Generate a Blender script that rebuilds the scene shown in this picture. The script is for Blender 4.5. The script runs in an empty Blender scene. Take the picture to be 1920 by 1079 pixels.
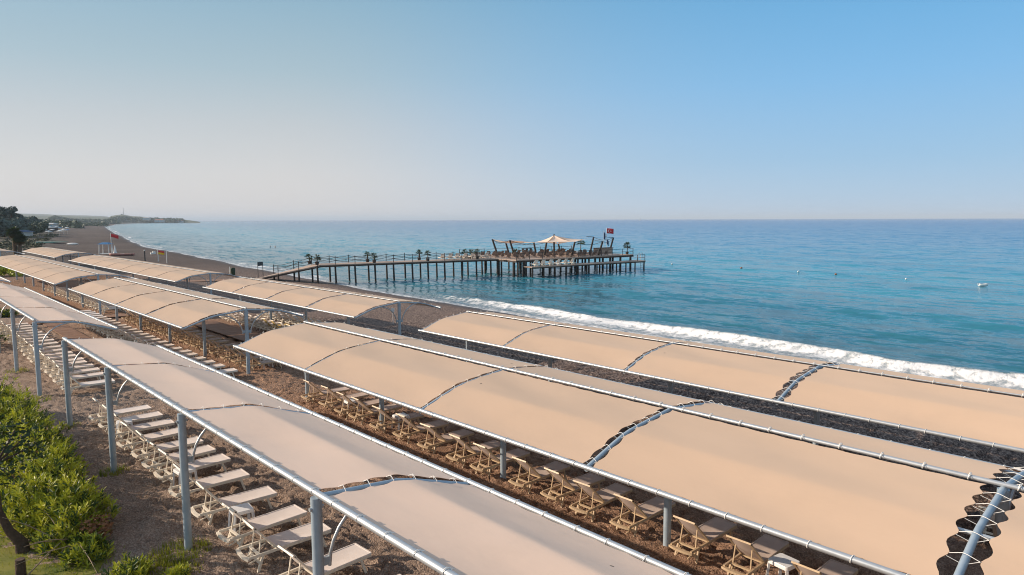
import bpy, math, random
import numpy as np
from mathutils import Vector, Matrix
random.seed(7)
R = math.radians
DENOISE = True
scn = bpy.context.scene
# ---------------------------------------------------------------- camera
# world: X runs seaward across the canopy rows, Y runs along the beach, Z up
F, PITCH, ROLL, YAW, CH = 1262.0, R(5.78), -0.0029, R(43.4), 7.0
fw = Vector((math.sin(YAW)*math.cos(PITCH), math.cos(YAW)*math.cos(PITCH), -math.sin(PITCH)))
r0 = Vector((math.cos(YAW), -math.sin(YAW), 0)); u0 = r0.cross(fw)
rt = math.cos(ROLL)*r0 + math.sin(ROLL)*u0
up = -math.sin(ROLL)*r0 + math.cos(ROLL)*u0
cd = bpy.data.cameras.new('camera'); cam = bpy.data.objects.new('camera', cd)
scn.collection.objects.link(cam)
cam.matrix_world = Matrix(((rt.x, up.x, -fw.x, 0), (rt.y, up.y, -fw.y, 0), (rt.z, up.z, -fw.z, CH), (0, 0, 0, 1)))
cd.sensor_width = 36; cd.lens = 36*F/1920; cd.clip_start = 0.1; cd.clip_end = 80000
scn.camera = cam
# ---------------------------------------------------------------- light
SUN_EL, SUN_AZ = R(21), R(-41.3)          # azimuth of the sun, clockwise from +Y
sd = Vector((math.sin(SUN_AZ)*math.cos(SUN_EL), math.cos(SUN_AZ)*math.cos(SUN_EL), math.sin(SUN_EL)))
w = bpy.data.worlds.new('World'); scn.world = w; w.use_nodes = True
wn = w.node_tree.nodes; wl = w.node_tree.links
bg = wn['Background']
sky = wn.new('ShaderNodeTexSky'); sky.sky_type = 'NISHITA'; sky.sun_disc = False
sky.sun_elevation = SUN_EL; sky.sun_rotation = SUN_AZ
sky.air_density = 1.0; sky.dust_density = 1.6; sky.ozone_density = 2.2; sky.altitude = 0
# sea haze over the sky, strongest low down: warm grey towards the sun, blue away from it
STR, EXPO = 0.13, 0.6
k_ = 1/(STR*2**EXPO)
tcw = wn.new('ShaderNodeTexCoord'); sepw = wn.new('ShaderNodeSeparateXYZ'); wl.new(tcw.outputs['Generated'], sepw.inputs[0])
dotw = wn.new('ShaderNodeVectorMath'); dotw.operation = 'DOT_PRODUCT'; wl.new(tcw.outputs['Generated'], dotw.inputs[0]); dotw.inputs[1].default_value = (math.sin(R(80)), math.cos(R(80)), 0)
azr = wn.new('ShaderNodeMapRange'); wl.new(dotw.outputs['Value'], azr.inputs[0]); azr.interpolation_type = 'SMOOTHSTEP'
azr.inputs[1].default_value = .56; azr.inputs[2].default_value = 1.05
def wramp(inp, els):
    r_ = wn.new('ShaderNodeValToRGB'); e = r_.color_ramp.elements
    while len(e) < len(els): e.new(.5)
    for q_, (p, c) in enumerate(els): e[q_].position = p; e[q_].color = (*c, 1)
    wl.new(inp, r_.inputs[0]); return r_.outputs[0]
hl = wramp(sepw.outputs[2], [(0, (.72, .69, .69)), (.06, (.68, .67, .675)), (.13, (.56, .60, .63)), (.20, (.41, .535, .605)), (.30, (.27, .45, .57)), (.9, (.52, .61, .72))])
hr = wramp(sepw.outputs[2], [(0, (.50, .63, .78)), (.03, (.42, .60, .79)), (.08, (.32, .55, .79)), (.18, (.21, .50, .83)), (.30, (.11, .41, .76)), (.9, (.52, .61, .72))])
mz = wn.new('ShaderNodeMix'); mz.data_type = 'RGBA'; wl.new(azr.outputs[0], mz.inputs[0]); wl.new(hl, mz.inputs[6]); wl.new(hr, mz.inputs[7])
sc_ = wn.new('ShaderNodeVectorMath'); sc_.operation = 'SCALE'; wl.new(mz.outputs[2], sc_.inputs[0]); sc_.inputs[3].default_value = k_
ff = wn.new('ShaderNodeMapRange'); wl.new(sepw.outputs[2], ff.inputs[0]); ff.inputs[1].default_value = .22; ff.inputs[2].default_value = .75; ff.inputs[3].default_value = .94; ff.inputs[4].default_value = .6  # haze mix carried up; zenith out of view brightened to add fill light
mw = wn.new('ShaderNodeMix'); mw.data_type = 'RGBA'; wl.new(ff.outputs[0], mw.inputs[0]); wl.new(sky.outputs[0], mw.inputs[6]); wl.new(sc_.outputs[0], mw.inputs[7])
wl.new(mw.outputs[2], bg.inputs[0]); bg.inputs[1].default_value = STR
sl = bpy.data.lights.new('sun', 'SUN'); sl.energy = 4.0; sl.angle = R(0.5); sl.color = (1.0, 0.82, 0.64)
so = bpy.data.objects.new('sun', sl); scn.collection.objects.link(so)
so.rotation_euler = (-sd).to_track_quat('-Z', 'Y').to_euler(); so.location = (0, 0, 60)
scn.view_settings.view_transform = 'Standard'; scn.view_settings.look = 'None'
scn.view_settings.exposure = EXPO; scn.view_settings.gamma = 1.0
scn.cycles.volume_bounces = 0; scn.cycles.max_bounces = 6
scn.cycles.filter_width = 1.05; scn.cycles.use_denoising = DENOISE; scn.cycles.sample_clamp_indirect = 4

# ---------------------------------------------------------------- helpers
C = scn.collection
def W(u, v, z=0.0):                       # pixel of the 1920-wide photo to a point at height z
    d = fw + rt*((u-960)/F) - up*((v-539.5)/F); k = (z-CH)/d.z
    return Vector((d.x*k, d.y*k, z))
def PD(u, D):                             # point at forward distance D in column u (x, y only)
    return Vector((math.sin(YAW)*D + r0.x*(u-960)/F*D, math.cos(YAW)*D + r0.y*(u-960)/F*D, 0))
def ZV(u, v, D):                          # height seen at row v, distance D
    return CH - (v - (414.9 - 0.0029*u))*D/F

class MB:
    def __init__(s): s.v = []; s.f = []; s.sm = []
    def add(s, vs, fs, smooth=False):
        b = len(s.v); s.v += [tuple(p) for p in vs]
        s.f += [tuple(i+b for i in f) for f in fs]; s.sm += [smooth]*len(fs); return s
    def box(s, c, size, m=None):
        x, y, z = [a/2 for a in size]; c = Vector(c)
        vs = [Vector((i*x, j*y, k*z)) for i in (-1, 1) for j in (-1, 1) for k in (-1, 1)]
        if m is not None: vs = [m @ p for p in vs]
        s.add([p+c for p in vs], [(0,1,3,2),(4,6,7,5),(0,4,5,1),(2,3,7,6),(0,2,6,4),(1,5,7,3)]); return s
    def bar(s, a, b, wd, ht, upv=(0,0,1)):
        a, b = Vector(a), Vector(b); d = (b-a); L = d.length; d.normalize()
        sx = d.cross(Vector(upv))
        if sx.length < 1e-4: sx = d.cross(Vector((1,0,0)))
        sx.normalize(); sz = sx.cross(d)
        m = Matrix((sx, d, sz)).transposed()
        return s.box((a+b)/2, (wd, L, ht), m)
    def tube(s, pts, r, n=8, caps=True):
        pts = [Vector(p) for p in pts]; rs = r if isinstance(r, (list, tuple)) else [r]*len(pts)
        rings = []; prev = None
        for i, p in enumerate(pts):
            t = (pts[min(i+1, len(pts)-1)] - pts[max(i-1, 0)])
            if t.length < 1e-9: t = Vector((0,0,1))
            t.normalize()
            a = Vector((0,0,1)) if abs(t.z) < .95 else Vector((1,0,0))
            if prev is not None: a = prev
            x = (a - t*a.dot(t)); x.normalize(); prev = x; y = t.cross(x)
            rings.append([p + (x*math.cos(2*math.pi*k/n) + y*math.sin(2*math.pi*k/n))*rs[i] for k in range(n)])
        vs = [q for rg in rings for q in rg]; fs = []
        for i in range(len(pts)-1):
            for k in range(n):
                fs.append((i*n+k, i*n+(k+1) % n, (i+1)*n+(k+1) % n, (i+1)*n+k))
        s.add(vs, fs, True)
        if caps:
            s.add(rings[0], [tuple(range(n))[::-1]]); s.add(rings[-1], [tuple(range(n))])
        return s
    def grid(s, P, smooth=True):           # P: rows of points
        n = len(P[0]); vs = [q for r_ in P for q in r_]; fs = []
        for i in range(len(P)-1):
            for j in range(n-1):
                fs.append((i*n+j, i*n+j+1, (i+1)*n+j+1, (i+1)*n+j))
        return s.add(vs, fs, smooth)
    def mesh(s, name):
        me = bpy.data.meshes.new(name); me.from_pydata(s.v, [], s.f)
        me.polygons.foreach_set('use_smooth', s.sm); me.update(); return me
    def build(s, name, mat, parent=None, loc=None):
        me = s.mesh(name)
        for m_ in (mat if isinstance(mat, (list, tuple)) else [mat]): me.materials.append(m_)
        o = bpy.data.objects.new(name, me); C.objects.link(o)
        if parent is not None: o.parent = parent
        if loc is not None: o.location = loc
        return o
def tag(o, label=None, cat=None, group=None, kind=None):
    if label: o['label'] = label
    if cat: o['category'] = cat
    if group: o['group'] = group
    if kind: o['kind'] = kind
    return o
def thing(name, label, cat, loc=(0,0,0), rz=0.0, group=None):
    o = bpy.data.objects.new(name, None); o.empty_display_size = .2; C.objects.link(o)
    o.location = loc; o.rotation_euler = (0, 0, rz); return tag(o, label, cat, group)
KIDS = {}
def copy_tree(o, parent=None):
    c = o.copy(); C.objects.link(c)
    if parent is not None: c.parent = parent
    for ch in KIDS.get(o.name) or [q for q in o.children]: copy_tree(ch, c)
    return c
ORD = ['', 'first','second','third','fourth','fifth','sixth','seventh','eighth','ninth','tenth','eleventh','twelfth','thirteenth','fourteenth','fifteenth','sixteenth','seventeenth','eighteenth','nineteenth','twentieth']
def ordn(i):
    if i <= 20: return ORD[i]
    t = {2: 'twenty', 3: 'thirty', 4: 'forty', 5: 'fifty', 6: 'sixty'}[i//10]
    return t + '-' + ORD[i % 10] if i % 10 else {20: 'twentieth', 30: 'thirtieth', 40: 'fortieth', 50: 'fiftieth', 60: 'sixtieth'}[i]

# numpy noise
def _h(i, j, s):
    n = (i*374761393 + j*668265263 + s*1442695041) & 0xffffffff
    n = ((n ^ (n >> 13))*1274126177) & 0xffffffff
    return ((n ^ (n >> 16)) & 0xffff)/65535.0
def vnoise(x, y, s=0):
    x = np.asarray(x, float); y = np.asarray(y, float)
    xi = np.floor(x).astype(np.int64); yi = np.floor(y).astype(np.int64)
    fx = x-xi; fy = y-yi; fx = fx*fx*(3-2*fx); fy = fy*fy*(3-2*fy)
    a = _h(xi, yi, s); b = _h(xi+1, yi, s); c = _h(xi, yi+1, s); d = _h(xi+1, yi+1, s)
    return (a*(1-fx)+b*fx)*(1-fy) + (c*(1-fx)+d*fx)*fy
def dimples(x, y, cell, s):
    xi = np.floor(x/cell).astype(np.int64); yi = np.floor(y/cell).astype(np.int64); out = np.zeros_like(x)
    for i in (-1, 0, 1):
        for j in (-1, 0, 1):
            cx = (xi+i+_h(xi+i, yi+j, s))*cell; cy = (yi+j+_h(xi+i, yi+j, s+1))*cell
            an = _h(xi+i, yi+j, s+2)*6.28; dep = _h(xi+i, yi+j, s+3)
            dx = x-cx; dy = y-cy; a = dx*np.cos(an)+dy*np.sin(an); b = -dx*np.sin(an)+dy*np.cos(an)
            r2 = (a/(.42*cell))**2 + (b/(.26*cell))**2
            out += dep*(-np.exp(-r2*1.6) + .55*np.exp(-(np.sqrt(r2)-1.35)**2*5))
    return out

# ---------------------------------------------------------------- materials
M = {}
def mat(name, col=(.5,.5,.5), rough=.7, metal=0.0, var=None, vscale=3.0, bump=None, bscale=20.0, spec=.4, trans=0.0, detail=4.0, stretch=None):
    m = bpy.data.materials.new(name); m.use_nodes = True; nt = m.node_tree; n = nt.nodes; l = nt.links
    b = n['Principled BSDF']; b.inputs['Base Color'].default_value = (*col, 1); b.inputs['Roughness'].default_value = rough
    b.inputs['Metallic'].default_value = metal; b.inputs['Specular IOR Level'].default_value = spec
    tc = n.new('ShaderNodeTexCoord'); vec = tc.outputs['Object']
    if stretch:
        mp = n.new('ShaderNodeMapping'); mp.inputs['Scale'].default_value = stretch; l.new(vec, mp.inputs[0]); vec = mp.outputs[0]
    if var:
        t = n.new('ShaderNodeTexNoise'); t.inputs['Scale'].default_value = vscale; t.inputs['Detail'].default_value = detail; l.new(vec, t.inputs['Vector'])
        r_ = n.new('ShaderNodeValToRGB'); r_.color_ramp.elements[0].position = .3; r_.color_ramp.elements[1].position = .7
        r_.color_ramp.elements[0].color = (*var, 1); r_.color_ramp.elements[1].color = (*col, 1)
        l.new(t.outputs['Fac'], r_.inputs[0]); l.new(r_.outputs[0], b.inputs['Base Color'])
    if bump:
        t2 = n.new('ShaderNodeTexNoise'); t2.inputs['Scale'].default_value = bscale; t2.inputs['Detail'].default_value = 5; l.new(vec, t2.inputs['Vector'])
        bp = n.new('ShaderNodeBump'); bp.inputs['Strength'].default_value = bump; bp.inputs['Distance'].default_value = .05
        l.new(t2.outputs['Fac'], bp.inputs['Height']); l.new(bp.outputs[0], b.inputs['Normal'])
    if trans:
        tr = n.new('ShaderNodeBsdfTranslucent'); tr.inputs[0].default_value = (*col, 1)
        mx = n.new('ShaderNodeMixShader'); mx.inputs[0].default_value = trans
        l.new(b.outputs[0], mx.inputs[1]); l.new(tr.outputs[0], mx.inputs[2]); l.new(mx.outputs[0], n['Material Output'].inputs[0])
        if var: l.new(r_.outputs[0], tr.inputs[0])
    M[name] = m; return m
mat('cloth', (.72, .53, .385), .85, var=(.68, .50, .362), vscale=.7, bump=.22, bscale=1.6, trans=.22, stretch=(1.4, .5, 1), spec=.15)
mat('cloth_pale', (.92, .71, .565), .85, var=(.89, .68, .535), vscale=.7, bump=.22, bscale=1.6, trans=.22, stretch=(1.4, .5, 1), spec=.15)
mat('cloth_end', (.66, .50, .37), .85, trans=.12, spec=.15)
mat('steel', (.50, .53, .56), .42, .55, var=(.40, .43, .46), vscale=9)
mat('steel_post', (.38, .46, .53), .5, .3, var=(.31, .39, .46), vscale=6)
mat('rope', (.8, .78, .74), .8)
mat('resin', (.56, .42, .27), .45, var=(.44, .32, .20), vscale=14)
mat('resin_pale', (.80, .73, .62), .45, var=(.70, .63, .52), vscale=14)
mat('resin_white', (.74, .68, .58), .45)
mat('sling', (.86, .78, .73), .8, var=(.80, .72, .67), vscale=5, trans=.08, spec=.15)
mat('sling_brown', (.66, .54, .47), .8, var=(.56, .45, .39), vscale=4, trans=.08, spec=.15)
mat('sling_yellow', (.70, .50, .18), .8)
mat('white_plastic', (.78, .78, .78), .35)
mat('dark_wood', (.045, .032, .025), .7, var=(.025, .018, .015), vscale=4)
mat('deck_wood', (.46, .35, .28), .75, var=(.34, .25, .20), vscale=5, stretch=(6, 1, 1))
mat('walk_wood', (.30, .17, .11), .75, var=(.20, .11, .07), vscale=3, stretch=(1, 8, 1))
mat('black', (.012, .013, .018), .5)
mat('red', (.62, .02, .03), .6)
mat('yellow', (.85, .55, .02), .6)
mat('navy', (.02, .06, .16), .6)
mat('white', (.78, .78, .76), .6)
mat('blue_roof', (.04, .16, .34), .5)
mat('pale_wall', (.55, .54, .50), .8, var=(.42, .42, .40), vscale=.4)
mat('pale_roof', (.50, .50, .50), .7)
mat('glass_blue', (.10, .32, .45), .2)
mat('tile_roof', (.30, .12, .07), .8)
mat('bark', (.10, .065, .045), .9, var=(.05, .033, .025), vscale=8, bump=.6, bscale=18)
mat('palm_bark', (.16, .11, .07), .9, var=(.09, .06, .04), vscale=9)
mat('leaf', (.08, .135, .02), .45, var=(.035, .07, .01), vscale=2.2, trans=.12)
mat('leaf_young', (.58, .56, .045), .45, var=(.26, .32, .025), vscale=3, trans=.25)
mat('leaf_dark', (.028, .055, .018), .6, var=(.015, .032, .012), vscale=.5, trans=.15)
mat('grove', (.085, .13, .105), .6, var=(.05, .085, .07), vscale=.2, trans=.15)  # blue-green lift paints distance haze into the leaf colour
mat('leaf_mid', (.065, .10, .05), .6, var=(.035, .06, .035), vscale=.2, trans=.15)
mat('pine', (.07, .105, .085), .6, var=(.04, .065, .055), vscale=.4, trans=.1)  # lightened and bluish, far haze put into the needle colour
mat('frond', (.07, .11, .03), .5, var=(.04, .06, .02), vscale=2, trans=.2)
mat('frond_dry', (.22, .15, .06), .7, var=(.12, .08, .03), vscale=3, trans=.2)
mat('flower', (.62, .10, .22), .6)
mat('grass', (.16, .22, .02), .6, var=(.30, .30, .03), vscale=1.5, trans=.3)
mat('terracotta', (.45, .16, .07), .7)
mat('skin', (.42, .24, .16), .6)
mat('twig', (.30, .22, .15), .8)
mat('dry_leaf', (.20, .09, .04), .8)

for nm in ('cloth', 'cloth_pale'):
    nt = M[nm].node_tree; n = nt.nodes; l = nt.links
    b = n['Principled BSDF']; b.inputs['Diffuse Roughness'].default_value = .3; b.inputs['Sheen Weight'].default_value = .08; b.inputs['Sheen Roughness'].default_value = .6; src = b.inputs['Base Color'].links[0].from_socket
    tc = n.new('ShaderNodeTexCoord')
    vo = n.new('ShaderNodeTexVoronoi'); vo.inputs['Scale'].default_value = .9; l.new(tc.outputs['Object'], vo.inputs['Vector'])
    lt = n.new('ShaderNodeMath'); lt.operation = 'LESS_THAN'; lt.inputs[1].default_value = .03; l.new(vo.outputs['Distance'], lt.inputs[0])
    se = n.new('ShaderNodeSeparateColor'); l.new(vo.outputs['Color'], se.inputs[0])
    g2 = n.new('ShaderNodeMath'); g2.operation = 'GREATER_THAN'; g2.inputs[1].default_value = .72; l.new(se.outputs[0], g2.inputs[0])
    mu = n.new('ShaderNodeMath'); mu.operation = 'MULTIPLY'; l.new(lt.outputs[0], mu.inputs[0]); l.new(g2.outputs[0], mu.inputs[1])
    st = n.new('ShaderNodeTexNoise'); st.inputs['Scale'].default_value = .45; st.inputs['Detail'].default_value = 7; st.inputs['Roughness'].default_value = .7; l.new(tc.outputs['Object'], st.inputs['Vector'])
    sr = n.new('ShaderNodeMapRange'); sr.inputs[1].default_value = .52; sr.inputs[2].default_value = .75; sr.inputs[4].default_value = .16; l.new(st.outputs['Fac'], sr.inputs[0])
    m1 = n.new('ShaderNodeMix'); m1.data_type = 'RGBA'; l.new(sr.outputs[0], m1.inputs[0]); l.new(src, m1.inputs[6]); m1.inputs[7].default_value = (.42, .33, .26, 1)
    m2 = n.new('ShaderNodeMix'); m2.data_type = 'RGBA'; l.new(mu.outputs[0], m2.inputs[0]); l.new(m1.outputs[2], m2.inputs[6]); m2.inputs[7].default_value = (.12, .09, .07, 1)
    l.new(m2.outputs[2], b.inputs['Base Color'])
# ---------------------------------------------------------------- beach and land
SH = [(-2500, 36), (-100, 37), (0, 38.2), (20, 38.8), (43, 40), (66, 41.2), (80, 43.2), (97, 45.2), (120, 47.6), (144, 50.8), (165, 53.4), (200, 57.8), (233, 61.4),
      (281, 70.6), (511, 117), (700, 156), (1079, 236), (1253, 285), (1500, 345), (1802, 425), (2125, 545), (2462, 760), (3000, 960), (3614, 1200), (4200, 1220), (60000, 1230)]
SHt = np.array([a for a, b in SH], float); SHs = np.array([b for a, b in SH], float)
def s0(t): return np.interp(t, SHt, SHs)
def s0n(t): return s0(t) + np.where(np.asarray(t) > 40, 1, .5)*(vnoise(np.asarray(t)*.11, 0*np.asarray(t), 5)-.5)*1.4
def base_h(wd, t):
    z = np.interp(wd, [-400, -60, -10, 0, 3, 5, 12, 18.5, 21.5, 27, 60, 100, 160, 3000], [-9, -6, -2.4, -1.2, -1.0, -.80, -.62, -.42, -.36, 0, .1, .6, 2.0, 8])
    return z
def ground_np(x, y): return base_h(s0(y)-x, y)
def G(x, y): return float(ground_np(np.array(float(x)), np.array(float(y))))
def steps(*segs):
    out = []
    for a, b, st in segs: out += list(np.arange(a, b, st))
    return out
wl_ = steps((-70, -12, 8), (-12, -3, 1.5), (-3, 6, .35), (6, 16, .5), (16, 24, .2), (24, 42, .09), (42, 60, .8), (60, 130, 5), (130, 400, 30)) + [400, 600, 900, 1500, 2500]
tl_ = [-300, -100, -40, -20] + steps((-10, 0, .8), (0, 33, .09), (33, 48, .18), (48, 64, .35), (64, 130, .8), (130, 300, 3)) + [300*1.035**k for k in range(0, 80)]
wl_ = np.array(sorted(wl_)); tl_ = np.array(tl_)
TT, WW = np.meshgrid(tl_, wl_, indexing='ij')
X = s0(TT) - WW + np.where(np.abs(WW) < 3, (vnoise(TT*.11, 0*TT, 5)-.5)*1.2*(1-np.abs(WW)/3), 0)
Z = base_h(WW, TT)
dist = np.hypot(X, TT)
fine = np.clip((70-dist)/30, 0, 1)*np.clip((WW-1)/4, 0, 1)
soft = 1-np.clip((3.9+.5*vnoise(TT*.4, X*.4, 3)-X)/1.2, 0, 1)*.55
Z = Z + fine*soft*(.115*dimples(X, TT, .34, 11) + .075*dimples(X, TT, .22, 31) + .05*(vnoise(X*5.5, TT*5.5, 2)-.5) + .07*(vnoise(X*.8, TT*.8, 4)-.5))
Z = Z + np.clip((WW-2)/6, 0, 1)*np.clip((dist-40)/60, 0, 1)*(.16*(vnoise(X*.35, TT*.35, 6)-.5) + .3*(vnoise(X*.06, TT*.045, 8)-.5))
n1, n2 = X.shape
co = np.stack([X, TT, Z], -1).reshape(-1, 3)
idx = np.arange(n1*n2).reshape(n1, n2)
q = np.stack([idx[:-1, :-1], idx[:-1, 1:], idx[1:, 1:], idx[1:, :-1]], -1).reshape(-1, 4)
def np_mesh(name, co, q):
    me = bpy.data.meshes.new(name); me.vertices.add(len(co)); me.vertices.foreach_set('co', co.astype(np.float32).ravel())
    me.loops.add(len(q)*4); me.loops.foreach_set('vertex_index', q.astype(np.int32).ravel())
    me.polygons.add(len(q)); me.polygons.foreach_set('loop_start', np.arange(0, len(q)*4, 4, dtype=np.int32))
    me.polygons.foreach_set('use_smooth', np.ones(len(q), bool)); me.update(calc_edges=True); me.validate(); return me
me = np_mesh('beach_sand', co, q)
at_ = me.attributes.new('shore', 'FLOAT', 'POINT'); at_.data.foreach_set('value', WW.astype(np.float32).ravel())
sand = bpy.data.objects.new('beach_ground', me); C.objects.link(sand); tag(sand, kind='structure')

m = bpy.data.materials.new('sand'); m.use_nodes = True; nt = m.node_tree; n = nt.nodes; l = nt.links
b = n['Principled BSDF']; b.inputs['Roughness'].default_value = .9; b.inputs['Specular IOR Level'].default_value = .15
tc = n.new('ShaderNodeTexCoord'); ob = tc.outputs['Object']
def noise(sc, det=4, vec=ob, rough=.55):
    t = n.new('ShaderNodeTexNoise'); t.inputs['Scale'].default_value = sc; t.inputs['Detail'].default_value = det; t.inputs['Roughness'].default_value = rough
    l.new(vec, t.inputs['Vector']); return t.outputs['Fac']
def ramp(inp, *els):
    r_ = n.new('ShaderNodeValToRGB'); e = r_.color_ramp.elements
    while len(e) < len(els): e.new(.5)
    for k, (p, c) in enumerate(els): e[k].position = p; e[k].color = (*c, 1) if len(c) == 3 else c
    l.new(inp, r_.inputs[0]); return r_.outputs[0]
def mix(fac, a, b_):
    x = n.new('ShaderNodeMix'); x.data_type = 'RGBA'
    if isinstance(fac, (int, float)): x.inputs[0].default_value = fac
    else: l.new(fac, x.inputs[0])
    for k, v_ in ((6, a), (7, b_)):
        if isinstance(v_, tuple): x.inputs[k].default_value = (*v_, 1)
        else: l.new(v_, x.inputs[k])
    return x.outputs[2]
def math_(op, a, b_=None, c_=None, clamp=False):
    x = n.new('ShaderNodeMath'); x.operation = op; x.use_clamp = clamp
    for k, v_ in enumerate((a, b_, c_)):
        if v_ is None: continue
        if isinstance(v_, (int, float)): x.inputs[k].default_value = v_
        else: l.new(v_, x.inputs[k])
    return x.outputs[0]
def maprange(v_, a, b_, c_=0.0, d_=1.0):
    x = n.new('ShaderNodeMapRange'); l.new(v_, x.inputs[0])
    for k, y_ in zip((1, 2, 3, 4), (a, b_, c_, d_)): x.inputs[k].default_value = y_
    return x.outputs[0]
at = n.new('ShaderNodeAttribute'); at.attribute_name = 'shore'; wd = at.outputs['Fac']
grain = ramp(noise(26, 3), (.32, (.12, .085, .068)), (.50, (.34, .25, .195)), (.66, (.72, .57, .46)))
patch = ramp(noise(1.1, 5), (.3, (.22, .16, .125)), (.7, (.42, .315, .25)))
near = mix(.5, grain, patch)
warm = mix(1.0, near, near); mw_ = warm.node; mw_.blend_type = 'MULTIPLY'
for l_ in list(mw_.inputs[7].links): l.remove(l_)
mw_.inputs[7].default_value = (1.08, .87, .73, 1)
sepx = n.new('ShaderNodeSeparateXYZ'); l.new(ob, sepx.inputs[0])
near = mix(math_('MULTIPLY', maprange(math_('ADD', sepx.outputs[0], math_('MULTIPLY', noise(.6, 3), 3)), 8.5, 12), .85), near, warm)
peb = ramp(noise(9, 5, rough=.75), (.38, (.05, .036, .033)), (.5, (.18, .128, .108)), (.62, (.52, .39, .32)))
farc = ramp(noise(.05, 4), (.35, (.085, .066, .058)), (.65, (.135, .105, .092)))
sep = n.new('ShaderNodeSeparateXYZ'); l.new(ob, sep.inputs[0])
pebmask = maprange(math_('ADD', wd, math_('MULTIPLY', noise(.3, 3), 6)), 22, 27, 1, 0)
col = mix(pebmask, near, peb)
col = mix(maprange(sep.outputs[1], 80, 130), col, farc)
wet = maprange(math_('ADD', wd, math_('MULTIPLY', noise(.25, 3), 3)), 1.8, 4.2, 1, 0)
col = mix(wet, col, (.075, .055, .048))
# scrubby dune behind the far beach
veg = math_('MULTIPLY', maprange(math_('ADD', wd, math_('MULTIPLY', noise(.05, 5), 50)), 50, 66), maprange(sep.outputs[1], 130, 230))
vegc = ramp(noise(.09, 6, rough=.7), (.38, (.035, .045, .03)), (.5, (.085, .08, .06)), (.62, (.19, .165, .135)))
col = mix(veg, col, vegc)
l.new(col, b.inputs['Base Color']); l.new(maprange(wet, 0, 1, .92, .35), b.inputs['Roughness'])
bp = n.new('ShaderNodeBump'); bp.inputs['Strength'].default_value = 1; bp.inputs['Distance'].default_value = .10
l.new(math_('ADD', noise(7, 5, rough=.65), math_('MULTIPLY', noise(28, 3), .5)), bp.inputs['Height']); l.new(bp.outputs[0], b.inputs['Normal'])
me.materials.append(m)

# ---------------------------------------------------------------- sea
dl = np.array([-14, -6, -3] + steps((-2, 9, .25), (9, 30, 1.0), (30, 120, 6)) + [120*1.16**k for k in range(40)])
tl2 = np.array([-3000, -800, -200, -60] + steps((-30, 0, 1.5), (0, 80, .6), (80, 160, 1.2), (160, 300, 4)) + [300*1.06**k for k in range(86)])
TT, DD = np.meshgrid(tl2, dl, indexing='ij')
XX = s0(TT)+DD
near_ = np.clip((200-TT)/120, 0, 1)
crest = 2.7 + 1.5*(vnoise(TT*.09, TT*0, 21)-.5) + .8*(vnoise(TT*.5, TT*0, 22)-.5)
amp = (.42*np.clip((vnoise(TT*.06, 0*TT, 23))*1.5, .25, 1))*np.clip((66-TT)/12, .12, 1)
ZZ = -1.2 + near_*amp*np.exp(-((DD-crest)/np.where(DD > crest, 1.6, .7))**2)
ZZ += near_*.10*np.clip(DD/4, 0, 1)*(vnoise(XX*.9, TT*.35, 24)-.5) + near_*.06*np.exp(-((DD-.6)/1.0)**2)*vnoise(TT*.7, DD, 25)
swell = .10*np.sin(DD*.42+2*vnoise(TT*.02, DD*.02, 26)*3)*np.clip(DD/20, 0, 1)*np.clip((300-DD)/200, 0, 1)
ZZ += swell
n1, n2 = XX.shape
co = np.stack([XX, TT, ZZ], -1).reshape(-1, 3); idx = np.arange(n1*n2).reshape(n1, n2)
q = np.stack([idx[:-1, :-1], idx[1:, :-1], idx[1:, 1:], idx[:-1, 1:]], -1).reshape(-1, 4)
me = np_mesh('sea_water', co, q)
at_ = me.attributes.new('off', 'FLOAT', 'POINT'); at_.data.foreach_set('value', DD.astype(np.float32).ravel())
at_ = me.attributes.new('crest', 'FLOAT', 'POINT'); at_.data.foreach_set('value', (DD-crest).astype(np.float32).ravel())
sea = bpy.data.objects.new('sea_water', me); C.objects.link(sea); tag(sea, kind='structure')
m = bpy.data.materials.new('sea'); m.use_nodes = True; nt = m.node_tree; n = nt.nodes; l = nt.links
b = n['Principled BSDF']; b.inputs['IOR'].default_value = 1.25; b.inputs['Specular IOR Level'].default_value = .34
tc = n.new('ShaderNodeTexCoord'); ob = tc.outputs['Object']
at = n.new('ShaderNodeAttribute'); at.attribute_name = 'off'; off = at.outputs['Fac']
at2 = n.new('ShaderNodeAttribute'); at2.attribute_name = 'crest'; crs = at2.outputs['Fac']
sep = n.new('ShaderNodeSeparateXYZ'); l.new(ob, sep.inputs[0]); yy = sep.outputs[1]
mp = n.new('ShaderNodeMapping'); mp.inputs['Rotation'].default_value = (0, 0, R(12)); mp.inputs['Scale'].default_value = (1, .35, 1); l.new(ob, mp.inputs[0]); wv = mp.outputs[0]
lg = math_('LOGARITHM', math_('ADD', math_('MAXIMUM', off, 0), 1), 10)
jit = math_('MULTIPLY', math_('SUBTRACT', noise(.045, 4, wv), .5), .5)
depthc = ramp(math_('MULTIPLY', math_('ADD', lg, jit), .25), (0.0, (.24, .27, .30)), (.20, (.022, .13, .17)), (.33, (.022, .16, .225)), (.46, (.05, .27, .37)), (.58, (.02, .18, .34)), (.78, (.005, .085, .27)), (1.0, (.003, .065, .24)))
# foam
lace = noise(1.6, 6, ob, .7); lace2 = noise(.35, 5, ob, .6)
front = math_('SUBTRACT', 1, maprange(crs, -.2, .55), clamp=True)            # landward of the crest
wide = math_('ADD', crs, math_('MULTIPLY', math_('SUBTRACT', noise(.10, 3), .5), 5.0))
body = math_('MULTIPLY', front, maprange(wide, -4.2, -.9))
near_f = maprange(yy, 70, 45)
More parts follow.
